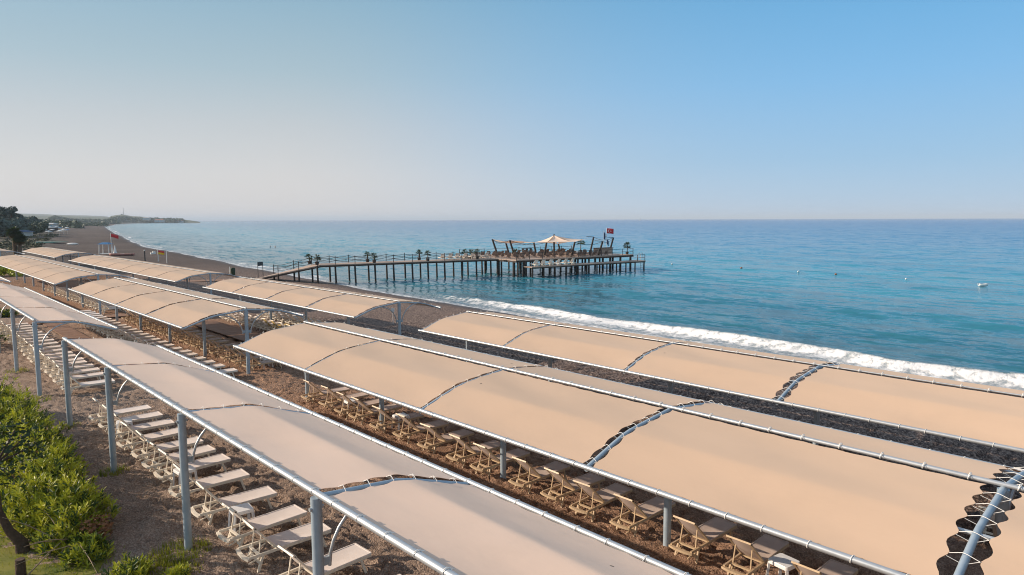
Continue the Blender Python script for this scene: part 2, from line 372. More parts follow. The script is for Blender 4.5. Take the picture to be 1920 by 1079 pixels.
# long broken crests further along
patchy = maprange(noise(.035, 2, ob), .50, .60)
fary = math_('MULTIPLY', maprange(yy, 72, 95), patchy)
body2 = math_('MULTIPLY', fary, math_('MULTIPLY', maprange(crs, -1.6, -.5), math_('SUBTRACT', 1, maprange(crs, .2, 1.2), clamp=True)))
swash = math_('MULTIPLY', math_('SUBTRACT', 1, maprange(math_('ADD', off, math_('MULTIPLY', noise(.16, 3), 2.2)), 1.3, 2.6), clamp=True), .72)
tot = math_('MAXIMUM', math_('MAXIMUM', math_('MULTIPLY', body, near_f), body2), swash)
foam = maprange(math_('ADD', math_('MULTIPLY', tot, 1.15), math_('MULTIPLY', math_('SUBTRACT', lace, .5), 2.6)), .52, 1.05)
foam = math_('MULTIPLY', foam, maprange(tot, .02, .25))
col = mix(foam, depthc, (.80, .80, .80))
l.new(col, b.inputs['Base Color'])
l.new(maprange(foam, 0, 1, .16, .9), b.inputs['Roughness'])
def ncol(sc, det, vec):
    t = n.new('ShaderNodeTexNoise'); t.inputs['Scale'].default_value = sc; t.inputs['Detail'].default_value = det; t.inputs['Roughness'].default_value = .6
    l.new(vec, t.inputs['Vector']); return t.outputs['Color']
def vm(op, a, b_, sc=None):
    x = n.new('ShaderNodeVectorMath'); x.operation = op
    for k, v_ in enumerate((a, b_)):
        if v_ is None: continue
        if isinstance(v_, tuple): x.inputs[k].default_value = v_
        else: l.new(v_, x.inputs[k])
    if sc is not None: x.inputs[3].default_value = sc
    return x.outputs[0]
# facets of the waves: long swell, chop and ripple tilt the surface normal
sw = vm('MULTIPLY', vm('SUBTRACT', ncol(.16, 2, wv), (.5, .5, .5)), (.55, .30, 0))
ch = vm('MULTIPLY', vm('SUBTRACT', ncol(.62, 3, wv), (.5, .5, .5)), (1.15, .7, 0))
ri = vm('MULTIPLY', vm('SUBTRACT', ncol(2.6, 2, wv), (.5, .5, .5)), (.75, .6, 0))
gm = n.new('ShaderNodeNewGeometry')
nn = vm('NORMALIZE', vm('ADD', gm.outputs['Normal'], vm('ADD', sw, vm('ADD', ch, ri))), None)
bp = n.new('ShaderNodeBump'); bp.inputs['Strength'].default_value = 1; bp.inputs['Distance'].default_value = .15
l.new(math_('MULTIPLY', foam, lace), bp.inputs['Height']); l.new(nn, bp.inputs['Normal']); l.new(bp.outputs[0], b.inputs['Normal'])
me.materials.append(m)

# ---------------------------------------------------------------- shade canopies
PR = {'both': (1.51, .125, 2.74, .58), 'sea': (1.46, .125, 2.88, .63)}
def prof(q, k):
    wk, hd, we, ed = PR[k]
    a = hd/wk; b_ = (ed-hd)/(we-wk); r_ = .25 if k == 'both' else .12      # straight, rounded over the purlin
    z = hd + a*(q-wk) + (b_-a)*(math.sqrt((q-wk)**2+r_*r_)+(q-wk))/2
    return z - ((b_-a)*r_/2)*math.exp(-((q-wk)/r_)**2)*.0 - (b_-a)*(math.sqrt(wk*wk+r_*r_)-wk)/2*(1-q/we)
def canopy(label, x0, zr, gz, seams, k='both', gaps=None, far=False, group=None):
    """seams: y of every frame, from the near end to the far end"""
    wk, hd, we, ed = PR[k]; a, e = seams[0], seams[-1]
    t = thing('shade_canopy', label, 'canopy', (x0, a, gz), 0, group)
    sides = (-1, 1) if k == 'both' else (1,)
    L = lambda x, y, z: (x, y-a, z-gz)
    nseg = 7 if far else 10
    MB().tube([L(0, a-.06, zr+.01), L(0, e+.06, zr+.01)], .05 if k == 'sea' else .038 if zr > 3 and not far else .02, nseg).build('ridge_pipe', M['steel'], t)
    for s in sides:
        MB().tube([L(s*we, a-.06, zr-prof(we, k)), L(s*we, e+.06, zr-prof(we, k))], .048, nseg).build('edge_pipe', M['steel'], t)
        MB().tube([L(s*wk, a-.03, zr-prof(wk, k)-.10), L(s*wk, e+.03, zr-prof(wk, k)-.10)], .034, nseg).build('purlin', M['steel'], t)
    for i, y in enumerate(seams):
        # post with cap and two curved braces
        po = MB().tube([L(0, y, gz-.5), L(0, y, zr-.06)], .082, 12 if not far else 8).build('post', M['steel_post'], t)
        if not far: MB().tube([L(-.11, y, zr-.22), L(.11, y, zr-.22)], .03, 8).build('bolt', M['steel'], po)
        for s in sides:
            pts = [L(s*qq, y, zr-.06-prof(qq, k)-.02*math.sin(math.pi*qq/we)) for qq in [.0, .3, .7, 1.1, 1.4, 1.6, 1.9, 2.3, we-.02]]
            MB().tube(pts, .05 if a < 25 else .034, nseg).build('arch', M['steel_post'], t)
            bz = gz+1.90
            pts = []
            for j in range(9):
                th = math.pi/2*j/8; pts.append(L(s*(.18+1.05*(1-math.cos(th))), y, bz+(zr-.2-bz)*math.sin(th)))
            br = MB().tube(pts, .028, 6 if far else 8).build('brace', M['steel'], t)
            if not far: MB().box(L(s*.13, y, bz+.09), (.12, .04, .12)).build('bracket', M['steel_post'], br)
    lace = MB(); nl = 0
    for i in range(len(seams)-1):
        ya, yb = seams[i], seams[i+1]
        for s in sides:
            g1 = (gaps[i] if gaps else .10); g2 = (gaps[i+1] if gaps else .10)
            nq, nv = (15, 5) if far else (49, 61)
            rows = []; 
            sc = .0 if far else .045 if x0 < 18 and seams[0] < 25 else .026
            for iq in range(nq):
                fq = iq/(nq-1); row = []
                for iv in range(nv):
                    fv = iv/(nv-1)
                    q0, q1 = .07, we-.06
                    sv = abs(math.sin(math.pi*fv*10)); 
                    q0 += sc*.5*sv; q1 -= sc*.9*sv
                    q_ = q0+(q1-q0)*fq
                    sq = abs(math.sin(math.pi*q_/.42)) if not far else 0
                    sq = sq*sq*(1.6-.6*sq) if sq < 1 else 1.0
                    y1 = ya+g1+min(.55*g1, .085)*sq; y2 = yb-g2-min(.55*g2, .085)*sq
                    y_ = y1+(y2-y1)*fv
                    sag = math.sin(math.pi*fv)**.7
                    bay = math.sin(math.pi*min(q_, wk)/wk) if q_ < wk else math.sin(math.pi*(q_-wk)/(we-wk))
                    z_ = zr-.02-prof(q_, k)-.045*sag*bay
                    if not far: z_ += .012*math.sin(y_*1.7+q_*2.3+i)*math.sin(q_*1.9)*bay
                    row.append(L(s*q_, y_, z_))
                rows.append(row)
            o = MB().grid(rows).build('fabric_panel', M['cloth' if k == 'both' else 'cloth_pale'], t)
            so_ = o.modifiers.new('thick', 'SOLIDIFY'); so_.thickness = .006; so_.offset = 0; so_.use_rim = False
    if not far:
        nt_ = int((e-a)/.62)
        for s in (0,)+sides:
            q_ = we*abs(s); zz = zr-prof(q_, k)+(.02 if s == 0 else 0)
            for j in range(nt_+1):
                y = a+.1+(e-a-.2)*j/nt_ + random.uniform(-.05, .05)
                lace.tube([L(s*q_+.052 if s <= 0 else s*q_-.0, y-.012, zz), L(s*q_+.052 if s <= 0 else s*q_, y+.012, zz)], .002, 4)
                r_ = .056
                lace.tube([L(s*q_+r_*math.cos(th), y+.008*th, zz+r_*math.sin(th)) for th in [0, .8, 1.6, 2.4, 3.2, 4, 4.8, 5.6, 6.28]], .007, 4)
                dirn = -1 if s >= 0 else 1
                if s == 0 and k == 'sea': dirn = 1
                lace.tube([L(s*q_, y, zz+.05), L(s*q_+dirn*.10, y+.02, zz-.0)], .006, 4)
        for i, y in enumerate(seams):
            g = (gaps[i] if gaps else .10)
            for s in sides:
                j = 1
                while j*.42 < we-.1:
                    q_ = j*.42; zz = zr-prof(q_, k)+.005
                    y1 = y-g if i > 0 else y-.05; y2 = y+g if i < len(seams)-1 else y+.05
                    lace.tube([L(s*q_, y1, zz-.02), L(s*q_+.01, y-.03, zz+.022), L(s*q_+.03, y+.03, zz+.022), L(s*q_, y2, zz-.02)], .005, 4)
                    lace.tube([L(s*q_, y1, zz-.02), L(s*(q_+.05), y, zz-.10), L(s*(q_+.09), y2+.01, zz-.03)], .0045, 4)
                    j += 1
        lace.build('lacing', M['rope'], t)
    return t
R2Z, R3Z, R1Z = 3.044, 2.663, 3.06
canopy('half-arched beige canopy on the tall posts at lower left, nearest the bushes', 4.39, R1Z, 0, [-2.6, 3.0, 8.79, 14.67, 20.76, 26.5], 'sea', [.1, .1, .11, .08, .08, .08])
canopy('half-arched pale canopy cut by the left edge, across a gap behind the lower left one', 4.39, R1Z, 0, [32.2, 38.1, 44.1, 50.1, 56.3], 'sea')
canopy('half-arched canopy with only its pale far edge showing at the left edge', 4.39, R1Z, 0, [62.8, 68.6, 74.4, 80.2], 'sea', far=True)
canopy('large double-arched beige canopy across the middle, running out of the lower right corner', 11.95, R2Z, 0, [-9.5, -3.8, 2.0, 7.8, 13.0, 19.0, 24.35], 'both', [.1, .14, .17, .09, .06, .04, .04])
canopy('double-arched orange-beige canopy of four bays in the middle row, left of the boardwalk posts', 11.95, R2Z, 0, [30.1, 35.6, 41.2, 47.0, 52.8], 'both')
canopy('long double-arched canopy of the middle row reaching the left edge above the dark sand', 11.95, R2Z, 0, [57.6]+[57.6+5.75*i for i in range(1, 8)], 'both', far=True)
canopy('double-arched beige canopy closest to the breaking waves at the right edge', 20.15, R3Z, -.39, [-9.4, -3.6, 2.2, 8.03, 13.15, 19.0, 24.4], 'both', [.1, .1, .13, .13, .07, .05, .04])
canopy('double-arched beige canopy of four bays just below the foot of the pier', 20.15, R3Z, -.39, [30.1, 35.5, 40.9, 46.3, 51.6], 'both')
canopy('long double-arched canopy of the seaward row below the yellow and red flag', 20.15, R3Z, -.39, [57.9]+[57.9+5.8*i for i in range(1, 8)], 'both', far=True)
canopy('most distant complete canopy, just right of the two bushy palms', 20.15, R3Z, -.30, [107.5]+[107.5+5.4*i for i in range(1, 6)], 'both', far=True)
canopy('sliver of a distant white canopy left of the bushy palms at the left edge', 12.2, R2Z, 0, [113]+[113+5.6*i for i in range(1, 6)], 'both', far=True)

# ---------------------------------------------------------------- sun loungers
def lounger_parts(hx=-.26, tx=-.70, hw=.27):
    rail = .285; P = {}
    f = MB()
    for s in (-1, 1):
        f.bar((-.84, s*hw, rail), (.92, s*(hw+.02), rail), .035, .055)
    for x in (.90, .30, hx+.02, -.62): f.bar((x, -hw-.01, rail-.005), (x, hw+.01, rail-.005), .05, .03)
    pts = [(-.84-.04*(1-(2*j/8-1)**2), -hw-.03+(2*hw+.06)*j/8, rail-.02) for j in range(9)]
    for j in range(8): f.bar(pts[j], pts[j+1], .075, .045)
    P['frame'] = (f, 'resin')
    for k, (x, s) in enumerate(((.70, -1), (.70, 1), (-.55, -1), (-.55, 1))):
        g = MB(); dx = .10 if x > 0 else -.12
        g.bar((x, s*hw, rail-.02), (x+dx, s*(hw+.02), -.06), .05, .035, (0, 1, 0))
        P['leg%d' % k] = (g, 'resin')
    w2 = hw+.015; sl_ = .93-hx
    g = MB(); g.grid([[(hx+sl_*v, y*w2, rail+.04-.02*math.sin(math.pi*v)*(1-y*y)) for y in (-1, -.5, 0, .5, 1)] for v in (0, .25, .5, .75, 1)])
    for s in (-1, 1): g.box((hx+sl_/2, s*w2, rail+.032), (sl_, .02, .03))
    g.box((.925, 0, rail+.03), (.03, 2*w2, .035))
    P['seat'] = (g, 'sling')
    a, b_ = Vector((hx, 0, rail+.03)), Vector((tx, 0, .86)); d = b_-a
    g = MB(); g.grid([[tuple(a+d*v+Vector((0, y, 0))+Vector((-.03, 0, -.025))*math.sin(math.pi*v)*(1-(y/hw)**2)) for y in (-hw+.02, -hw/2, 0, hw/2, hw-.02)] for v in (0, .3, .6, .97)])
    P['backrest'] = (g, 'sling')
    g = MB()
    for s in (-1, 1): g.bar(a+Vector((0, s*(hw-.005), 0)), b_+Vector((0, s*(hw-.005), 0)), .03, .05, (0, 1, 0))
    g.bar(b_+Vector((0, -hw-.02, 0)), b_+Vector((0, hw+.02, 0)), .075, .035, (.6, 0, 1))
    P['back_frame'] = (g, 'resin_white')
    g = MB()
    m_ = a+d*.62
    for s in (-1, 1): g.bar(m_+Vector((0, s*.17, 0)), (-.62, s*.19, .12), .022, .022, (0, 1, 0))
    g.bar((-.62, -hw, .13), (-.62, hw, .13), .05, .05)
    for s in (-1, 1): g.bar((-.30, s*.20, rail-.03), (-.80, s*.13, .10), .022, .022, (0, 1, 0))
    P['support'] = (g, 'resin')
    return P
LP = lounger_parts()
def lounger_meshes(P, sub={}):
    out = {}
    for k_, (mb, mt) in P.items():
        me = mb.mesh('lounger_'+k_); me.materials.append(M[sub.get(mt, mt)]); out[k_] = me
    return out
LM_ = lounger_meshes(LP, {'resin': 'resin_pale'})
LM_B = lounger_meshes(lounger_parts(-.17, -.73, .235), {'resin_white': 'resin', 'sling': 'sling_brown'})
LM_['backrest_y'] = LM_['backrest'].copy(); LM_['backrest_y'].materials[0] = M['sling_yellow']
LM_['seat_y'] = LM_['seat'].copy(); LM_['seat_y'].materials[0] = M['sling_yellow']
# small copies: the whole lounger in one mesh with two materials
me = bpy.data.meshes.new('lounger_far'); vs = []; fs = []; mi = []
for k_, (mb, mt) in LP.items():
    b0 = len(vs); vs += mb.v; fs += [tuple(i+b0 for i in f) for f in mb.f]; mi += [0 if mt != 'sling' else 1]*len(mb.f)
me.from_pydata(vs, [], fs); me.materials.append(M['resin_white']); me.materials.append(M['sling']); me.polygons.foreach_set('material_index', mi); me.update(); FAR_L = me
PIER_L = me.copy(); PIER_L.materials[0] = mat('brown_frame', (.20, .14, .11), .6); PIER_L.materials[1] = mat('brown_sling', (.34, .26, .22), .8, var=(.24, .18, .16), vscale=.6)
def lounger(x, y, z, rz, label, group, far=False, yellow=False, style='a', sc=1):
    if far:
        o = bpy.data.objects.new('sun_lounger', FAR_L if sc == 1 else PIER_L); C.objects.link(o); o.location = (x, y, z); o.rotation_euler = (0, 0, rz); o.scale = (sc,)*3; tag(o, label, 'sun lounger', group); return o
    t = thing('sun_lounger', label, 'sun lounger', (x, y, z), rz, group)
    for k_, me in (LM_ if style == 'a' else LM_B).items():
        if k_.endswith('_y'): continue
        if yellow and k_+'_y' in LM_: me = LM_[k_+'_y']
        nm = 'leg' if k_.startswith('leg') else k_
        o = bpy.data.objects.new(nm, me); C.objects.link(o); o.parent = t
    return t
jr = lambda a: random.uniform(-a, a)
def line(ts, x, lab, group, z=None, far=False, yel=(), style='a'):
    for i, y in enumerate(ts):
        zz = G(x, y+.3)+.05 if z is None else z
        lounger(x+jr(.05), y+.3, zz, R(jr(3.0)), lab % ordn(i+1), group, far, i in yel, style)
line([9.6, 11.2, 12.75, 13.85, 15.45, 17.05, 18.55, 19.6, 20.7, 22.0, 23.3, 24.5, 25.7], 5.80, 'beige lounger with raised back under the lower left canopy, %s from its near end', 'loungers beside the tall posts at lower left')
line([31.2, 32.9, 34.1, 35.2, 36.3, 37.2, 38.4, 39.4, 40.6, 41.8, 43.1, 44.4, 45.6, 46.8, 47.9, 49.1, 50.3, 51.5, 52.7], 5.95, 'pale lounger under the canopy cut by the left edge, %s from its near end', 'loungers under the left edge canopy')
line([29.8+1.19*i+jr(.08) for i in range(24)], 10.37, 'beige lounger in the open line beyond the left canopies, %s from its near end', 'loungers in the open line between the rows')
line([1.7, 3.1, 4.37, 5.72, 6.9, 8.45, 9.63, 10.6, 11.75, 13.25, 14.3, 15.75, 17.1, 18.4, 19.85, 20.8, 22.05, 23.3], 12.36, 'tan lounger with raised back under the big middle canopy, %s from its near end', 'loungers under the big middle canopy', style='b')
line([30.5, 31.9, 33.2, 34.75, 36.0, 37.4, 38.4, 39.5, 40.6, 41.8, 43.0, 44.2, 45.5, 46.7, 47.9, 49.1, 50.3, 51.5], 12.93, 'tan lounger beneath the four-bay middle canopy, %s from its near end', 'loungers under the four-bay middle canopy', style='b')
line([29.5+1.2*i+jr(.1) for i in range(18)], 18.95, 'lounger crowded behind the blue end post of the middle row, %s from the near end', 'loungers between the middle and seaward rows', yel=(8, 10, 11))
line([36+1.2*i+jr(.1) for i in range(12)], 21.45, 'lounger under the seaward four-bay canopy, %s from the near end', 'loungers under the seaward four-bay canopy', far=True)
line([57.5+1.35*i+jr(.1) for i in range(17)], 12.8, 'distant lounger under the long middle-row canopy at left, %s from the near end', 'loungers under the long canopy at left', far=True)
line([1.6, 2.8, 4.0], 18.4, 'lounger glimpsed through the gap between fabric panels at lower right, %s from the right', 'loungers seen through the fabric gap')
# white plastic side tables
def side_table(x, y, z, rz, label):
    t = thing('side_table', label, 'side table', (x, y, z), rz, 'white plastic side tables')
    g = MB(); h = .22; zt = .44; r_ = .05
    ring = []
    for cx, cy, a0 in ((h-r_, h-r_, 0), (-h+r_, h-r_, 90), (-h+r_, -h+r_, 180), (h-r_, -h+r_, 270)):
        for j in range(4): ring.append((cx+r_*math.cos(R(a0+30*j)), cy+r_*math.sin(R(a0+30*j))))
    n_ = len(ring)
    g.add([(a*.97, b_*.97, zt+.012) for a, b_ in ring]+[(a, b_, zt) for a, b_ in ring]+[(a*1.02, b_*1.02, zt-.06) for a, b_ in ring],
          [tuple(range(n_))]+[(i, n_+i, n_+(i+1) % n_, (i+1) % n_) for i in range(n_)]+[(n_+i, 2*n_+i, 2*n_+(i+1) % n_, n_+(i+1) % n_) for i in range(n_)])
    g.build('table_top', M['white_plastic'], t)
    for sx in (-1, 1):
        for sy in (-1, 1):
            MB().bar((sx*.19, sy*.19, zt-.03), (sx*.225, sy*.225, -.04), .055, .04, (sx, sy, 0)).build('leg', M['white_plastic'], t)
for x, y, lab in ((5.62, 14.9, 'white plastic side table between loungers, nearest the camera at lower left'),
                  (5.5, 18.35, 'white side table between loungers left of the second tall post'),
                  (5.5, 24.2, 'white side table near the far end of the lower left loungers'),
                  (5.7, 34.8, 'white side table among the loungers at the left edge, nearer one'),
                  (5.7, 41.2, 'white side table among the loungers at the left edge, farther one'),
                  (12.35, 5.42, 'white side table beside a tan lounger at the bottom right'),
                  (12.5, 18.7, 'white side table hemmed in under the big middle canopy'),
                  (12.2, 21.45, 'white side table behind a lounger back near the middle canopy end'),
                  (13.3, 31.3, 'grey-white side table near the blue middle-row post')):
    side_table(x, y, G(x, y)+.04, R(jr(12)), lab)
g = MB().tube([(0, 0, 0), (0, 0, .17)], [.075, .11], 10); o = g.build('plant_pot', M['terracotta'], None, (12.05, 5.05, G(12, 5)+.02)); tag(o, 'small red pot standing in the sand under the bottom right side table', 'pot')

# ---------------------------------------------------------------- boardwalks
def boardwalk(label, a, b_, wd):
    a, b_ = Vector(a), Vector(b_); d = b_-a; L = d.length; d.normalize(); sx = Vector((d.y, -d.x, 0)).normalized()
    t = thing('boardwalk', label, 'boardwalk', a); mb = MB(); nb = int(L/.16)
    for i in range(nb):
        p = d*(i+.5)*.16 + Vector((0, 0, random.uniform(-.004, .004)))
        mb.bar(p-sx*wd/2, p+sx*wd/2, .145, .04)
    mb.build('planks', M['walk_wood'], t)
    g = MB()
    for s in (-1, 1): g.bar(sx*s*(wd/2-.1)-Vector((0, 0, .05)), sx*s*(wd/2-.1)+d*L-Vector((0, 0, .05)), .07, .06)
    g.build('joists', M['dark_wood'], t)
boardwalk('narrow brown boardwalk lying on the sand behind the left canopies', (8.35, 30, .10), (8.35, 54.3, .10), 1.05)
boardwalk('wide brown boardwalk between the middle and seaward rows behind the blue post', (16.1, 29, -.02), (16.1, 54.2, -.02), 1.7)
boardwalk('pale boardwalk crossing the beach between distant canopies', (-2, 55.2, .12), (14.5, 55.2, .10), 1.5)
boardwalk('boardwalk running down the beach to the pier ramp', (22.8, 88.5, -.38), (35.2, 86.6, -.62), 2.4)

# ---------------------------------------------------------------- pier
pier = thing('pier', 'long wooden pier on dark piles with a wide loungers deck at its sea end', 'pier', (0, 0, 0))
DZ = 1.32
pa, pb = Vector((41.0, 78.6, DZ)), Vector((65.7, 72.5, DZ)); pd_ = (pb-pa).normalized(); pn = Vector((-pd_.y, pd_.x, 0)); WW_ = 3.1
def slab(pts, th):
    n_ = len(pts); return [tuple(p) for p in pts]+[(p[0], p[1], p[2]-th) for p in pts], [tuple(range(n_)), tuple(range(2*n_-1, n_-1, -1))]+[(i, i+n_, (i+1) % n_+n_, (i+1) % n_) for i in range(n_)]
f0 = Vector((65.3, 68.1, DZ)); e1 = (Vector((88.8, 65.4, DZ))-f0); LW = e1.length; e1.normalize(); e2 = Vector((-e1.y, e1.x, 0)); DP = 15.0
MB().add(*slab([pa, pb, pb+pn*WW_, pa+pn*WW_], .12)).build('walkway_deck', M['deck_wood'], pier)
MB().add(*slab([f0, f0+e1*LW, f0+e1*LW+e2*DP, f0+e2*DP], .13)).build('main_deck', M['deck_wood'], pier)
ra, rb = Vector((34.9, 85.2, -.55)), Vector((37.2, 87.4, -.55))
MB().add(*slab([ra, pa, pa+pn*WW_, rb], .12)).build('ramp', M['deck_wood'], pier)
bm = MB()
for k_ in (0.1, WW_-.1): bm.bar(pa+pn*k_-Vector((0, 0, .22)), pb+pn*k_-Vector((0, 0, .22)), .14, .20)
bm.bar(ra+Vector((.1, 0, -.2)), pa-Vector((0, 0, .22)), .12, .18); bm.bar(rb+Vector((0, 0, -.2)), pa+pn*WW_-Vector((0, 0, .22)), .12, .18)
for k_ in (.12, 5, 10, DP-.12): bm.bar(f0+e2*k_-Vector((0, 0, .25)), f0+e2*k_+e1*LW-Vector((0, 0, .25)), .16, .24)
for k_ in range(9): bm.bar(f0+e1*(k_*LW/8)-Vector((0, 0, .27)), f0+e1*(k_*LW/8)+e2*DP-Vector((0, 0, .27)), .16, .2)
bm.build('beams', M['dark_wood'], pier)
def pile(p, top=None, lean=0, r_=.12):
    top = DZ-.15 if top is None else top
    MB().tube([(p.x, p.y, top), (p.x+lean, p.y+lean*.3, -3.2)], [r_, r_*1.05], 8).build('pile', M['dark_wood'], pier)
def on_line(u, a, d):                       # point of line a+d*s seen in column u
    A, B = PD(u, 1.0), None
    cr = d.x*A.y-d.y*A.x; s_ = (a.y*A.x-a.x*A.y)/cr
    return a+d*s_
nearu = [520, 559, 594, 628, 665, 702.5, 737.4, 772.6, 802, 833.3, 865.5, 893, 920]
rails = []
for u in nearu:
    if u > 590: p = on_line(u, pa+pn*.15, pd_)
    else: p = on_line(u, ra, (pa-ra).normalized())
    zt = DZ if u > 590 else -.55+(DZ+.55)*min(1, max(0, (Vector((p.x, p.y, 0))-Vector((ra.x, ra.y, 0))).length/(Vector((pa.x, pa.y, 0))-Vector((ra.x, ra.y, 0))).length))
    p.z = zt; pile(p, zt-.15, .18)
    q_ = p+pn*(WW_-.3); q_.z = zt
    pile(q_, zt-.15, .12); rails.append((p-pn*.1, q_+pn*.1))
for i in range(11):
    for j, k_ in enumerate((.25, 4.2, 8.4, DP-.3)):
        if (i+j) % 5 == 4 and k_ > 4: continue
        p = f0+e1*(.4+i*(LW-.8)/10)+e2*k_; pile(p, None, random.uniform(-.05, .1), .13 if i < 8 else .17)
for p in (f0+e1*(LW*.06)+e2*.2, f0+e2*.9+e1*.2, f0+e2*4.5+e1*.1): pile(p, None, 0, .2)
# lower deck
LZ = .42; g0_ = f0-e2*2.2+e1*1.0
MB().add(*slab([Vector((p.x, p.y, LZ)) for p in (g0_, g0_+e1*(LW-.5), g0_+e1*(LW-.5)+e2*2.0, g0_+e2*2.0)], .12)).build('lower_deck', M['deck_wood'], pier)
bm = MB()
for k_ in (.1, 1.9): 
    a_ = g0_+e2*k_; b_ = a_+e1*(LW-.5); bm.bar((a_.x, a_.y, LZ-.2), (b_.x, b_.y, LZ-.2), .12, .16)
bm.build('lower_beams', M['dark_wood'], pier)
for i in range(12): pile(g0_+e1*(.2+i*(LW-.9)/11)+e2*.15, LZ-.1, random.uniform(-.04, .04), .10)
# railings: posts and sagging ropes
def rail_post(p, h_=1.0): MB().tube([(p.x, p.y, p.z-.1), (p.x, p.y, p.z+h_)], .05, 6).build('rail_post', M['black'], pier)
def ropes(pts, h_=(.92, .5), sag=.16):
  for hh in h_:
    rope = MB()
    for a_, b_ in zip(pts[:-1], pts[1:]):
        rope.tube([a_.lerp(b_, s_)+Vector((0, 0, hh-sag*4*s_*(1-s_))) for s_ in [0, .2, .4, .6, .8, 1]],   .026, 4)
    rope.build('rope_rail', M['dark_wood'], pier)
for side in (0, 1):
    pts = [r_[side] for r_ in rails]
    for p in pts: rail_post(p, 1.05)
    ropes(pts)
fr = [f0+e1*(i*LW/10)+e2*.08 for i in range(11)]
for p in fr: rail_post(p)
ropes(fr, (.95, .5), .04)
bk = [f0+e1*(i*LW/10)+e2*(DP-.1) for i in range(11)]
for p in bk: rail_post(p)
ropes(bk, (.95, .5), .1)
lw_ = [g0_+e1*(LW-4+i*1.7)+e2*.1 for i in range(3)]
lw_ = [Vector((p.x, p.y, LZ)) for p in lw_]
for p in lw_: rail_post(p, .95)
ropes(lw_, (.95, .5), 0)
lad = MB(); lp = g0_+e1*(LW-.4)+e2*.8
for k_ in (0, .55):
    p = lp+e2*k_
    lad.tube([(p.x-.5, p.y, LZ), (p.x-.45, p.y, LZ+1.05), (p.x-.1, p.y, LZ+1.2), (p.x+.1, p.y, LZ+.9), (p.x+.35, p.y, -1.6)], .03, 6)
for i in range(7):
    zz = LZ-.1-i*.27; fx = lp.x+.18+(.05*i*.6); lad.tube([(fx, lp.y, zz), (fx, lp.y+.55, zz)], .022, 5)
lad.build('ladder', M['steel'], pier)
# sail roof with leaning masts
sail = thing('sail_roof', 'beige sail roof on leaning dark masts over the pier deck', 'sail roof', (74, 72, DZ))
S0 = Vector((74, 72, DZ))
tops = {}
for k_, (D, ub, ut, vt) in {1: (112, 932.5, 923.5, 449), 2: (115, 954, 948, 453), 3: (106, 965, 956, 451), 4: (114, 1005, 1001, 455), 5: (102, 1020, 1025, 455), 6: (118, 1051, 1047, 458),
                            7: (102, 1071, 1078, 454), 8: (119, 1107, 1113, 445), 9: (106, 1122, 1130, 453), 10: (119, 1143, 1150, 446), 0: (108, 1039, 1039, 440)}.items():
    bp_ = PD(ub, D); tp = PD(ut, D); bp_.z = DZ-.05; tp.z = ZV(ut, vt, D); tops[k_] = tp
    MB().tube([bp_-S0, tp-S0], [.17, .14] if k_ else [.15, .12], 8).build('mast', M['dark_wood'], sail)
    if k_ in (8, 9, 10): MB().bar(tp-S0+Vector((0, 0, .02)), tp-S0+Vector((-.9, .9, .1)), .08, .08).build('mast_arm', M['dark_wood'], sail)
def sail_tri(a, b_, c_, sagz=.5, pull=.18, n_=10):
    cen = (a+b_+c_)/3; rows = []
    for i in range(n_+1):
        r_ = i/n_; row = []
        for j in range(n_+1):
            s_ = j/n_; e_ = b_.lerp(c_, s_); e_ = e_.lerp(a.lerp(cen, 1), pull*4*s_*(1-s_)); p = a.lerp(e_, r_)
            p = p.lerp(cen, pull*1.2*4*r_*(1-r_)*(abs(2*s_-1)**3))
            p.z -= sagz*4*r_*(1-r_)*(.5+2*s_*(1-s_)); row.append(p-S0)
        rows.append(row)
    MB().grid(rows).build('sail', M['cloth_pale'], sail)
ap = tops[0]-Vector((0, 0, .15)); inner = Vector((ap.x, ap.y, ap.z))
cs = [tops[5], tops[7], tops[7].lerp(tops[8], .55)-Vector((0, 0, .1)), tops[6], tops[4]]
for a_, b_ in zip(cs, cs[1:]+cs[:1]): sail_tri(ap, a_, b_, .28, .12)
sail_tri(tops[3], tops[2], tops[4].lerp(tops[5], .4), .35, .2); sail_tri(tops[1], tops[3], tops[4], .5, .2)

cb = MB()
for a_, b_ in ((1, 2), (1, 3), (2, 4), (3, 5), (8, 10), (9, 10), (7, 9)):
    cb.tube([tops[a_].lerp(tops[b_], s_)-Vector((0, 0, .5*4*s_*(1-s_)))-S0 for s_ in (0, .2, .4, .6, .8, 1)], .03, 4)
cb.build('cables', M['dark_wood'], sail)
# loungers on the pier
pi_ = 0
for r_i, k_ in enumerate((1.4, 3.9, 6.4, 9.0, 11.6)):
    for c_i in range(16):
        if random.random() < .13: continue
        p = f0+e1*(.9+c_i*1.18+(r_i % 2)*.3)+e2*(k_+jr(.2)); pi_ += 1
        lounger(p.x, p.y, DZ+.005, R(70+jr(14)), 'small lounger on the pier deck, %s in the %s row back from the front rail' % (ordn(c_i+1), ordn(r_i+1)), 'loungers on the pier deck', True, sc=.86)
for c_i in range(7):
    p = pb+pn*2.1-pd_*(1.0+c_i*1.15); lounger(p.x, p.y, DZ+.005, R(75+jr(10)), 'lounger standing on the walkway just before the main pier deck, %s from the deck' % ordn(c_i+1), 'loungers on the pier walkway', True)
for c_i in range(6):
    p = g0_+e1*(1.2+c_i*1.35)+e2*1.0; lounger(p.x, p.y, LZ+.005, R(80+jr(10)), 'white lounger on the lower bathing deck of the pier, %s from the left' % ordn(c_i+1), 'loungers on the lower pier deck', True)
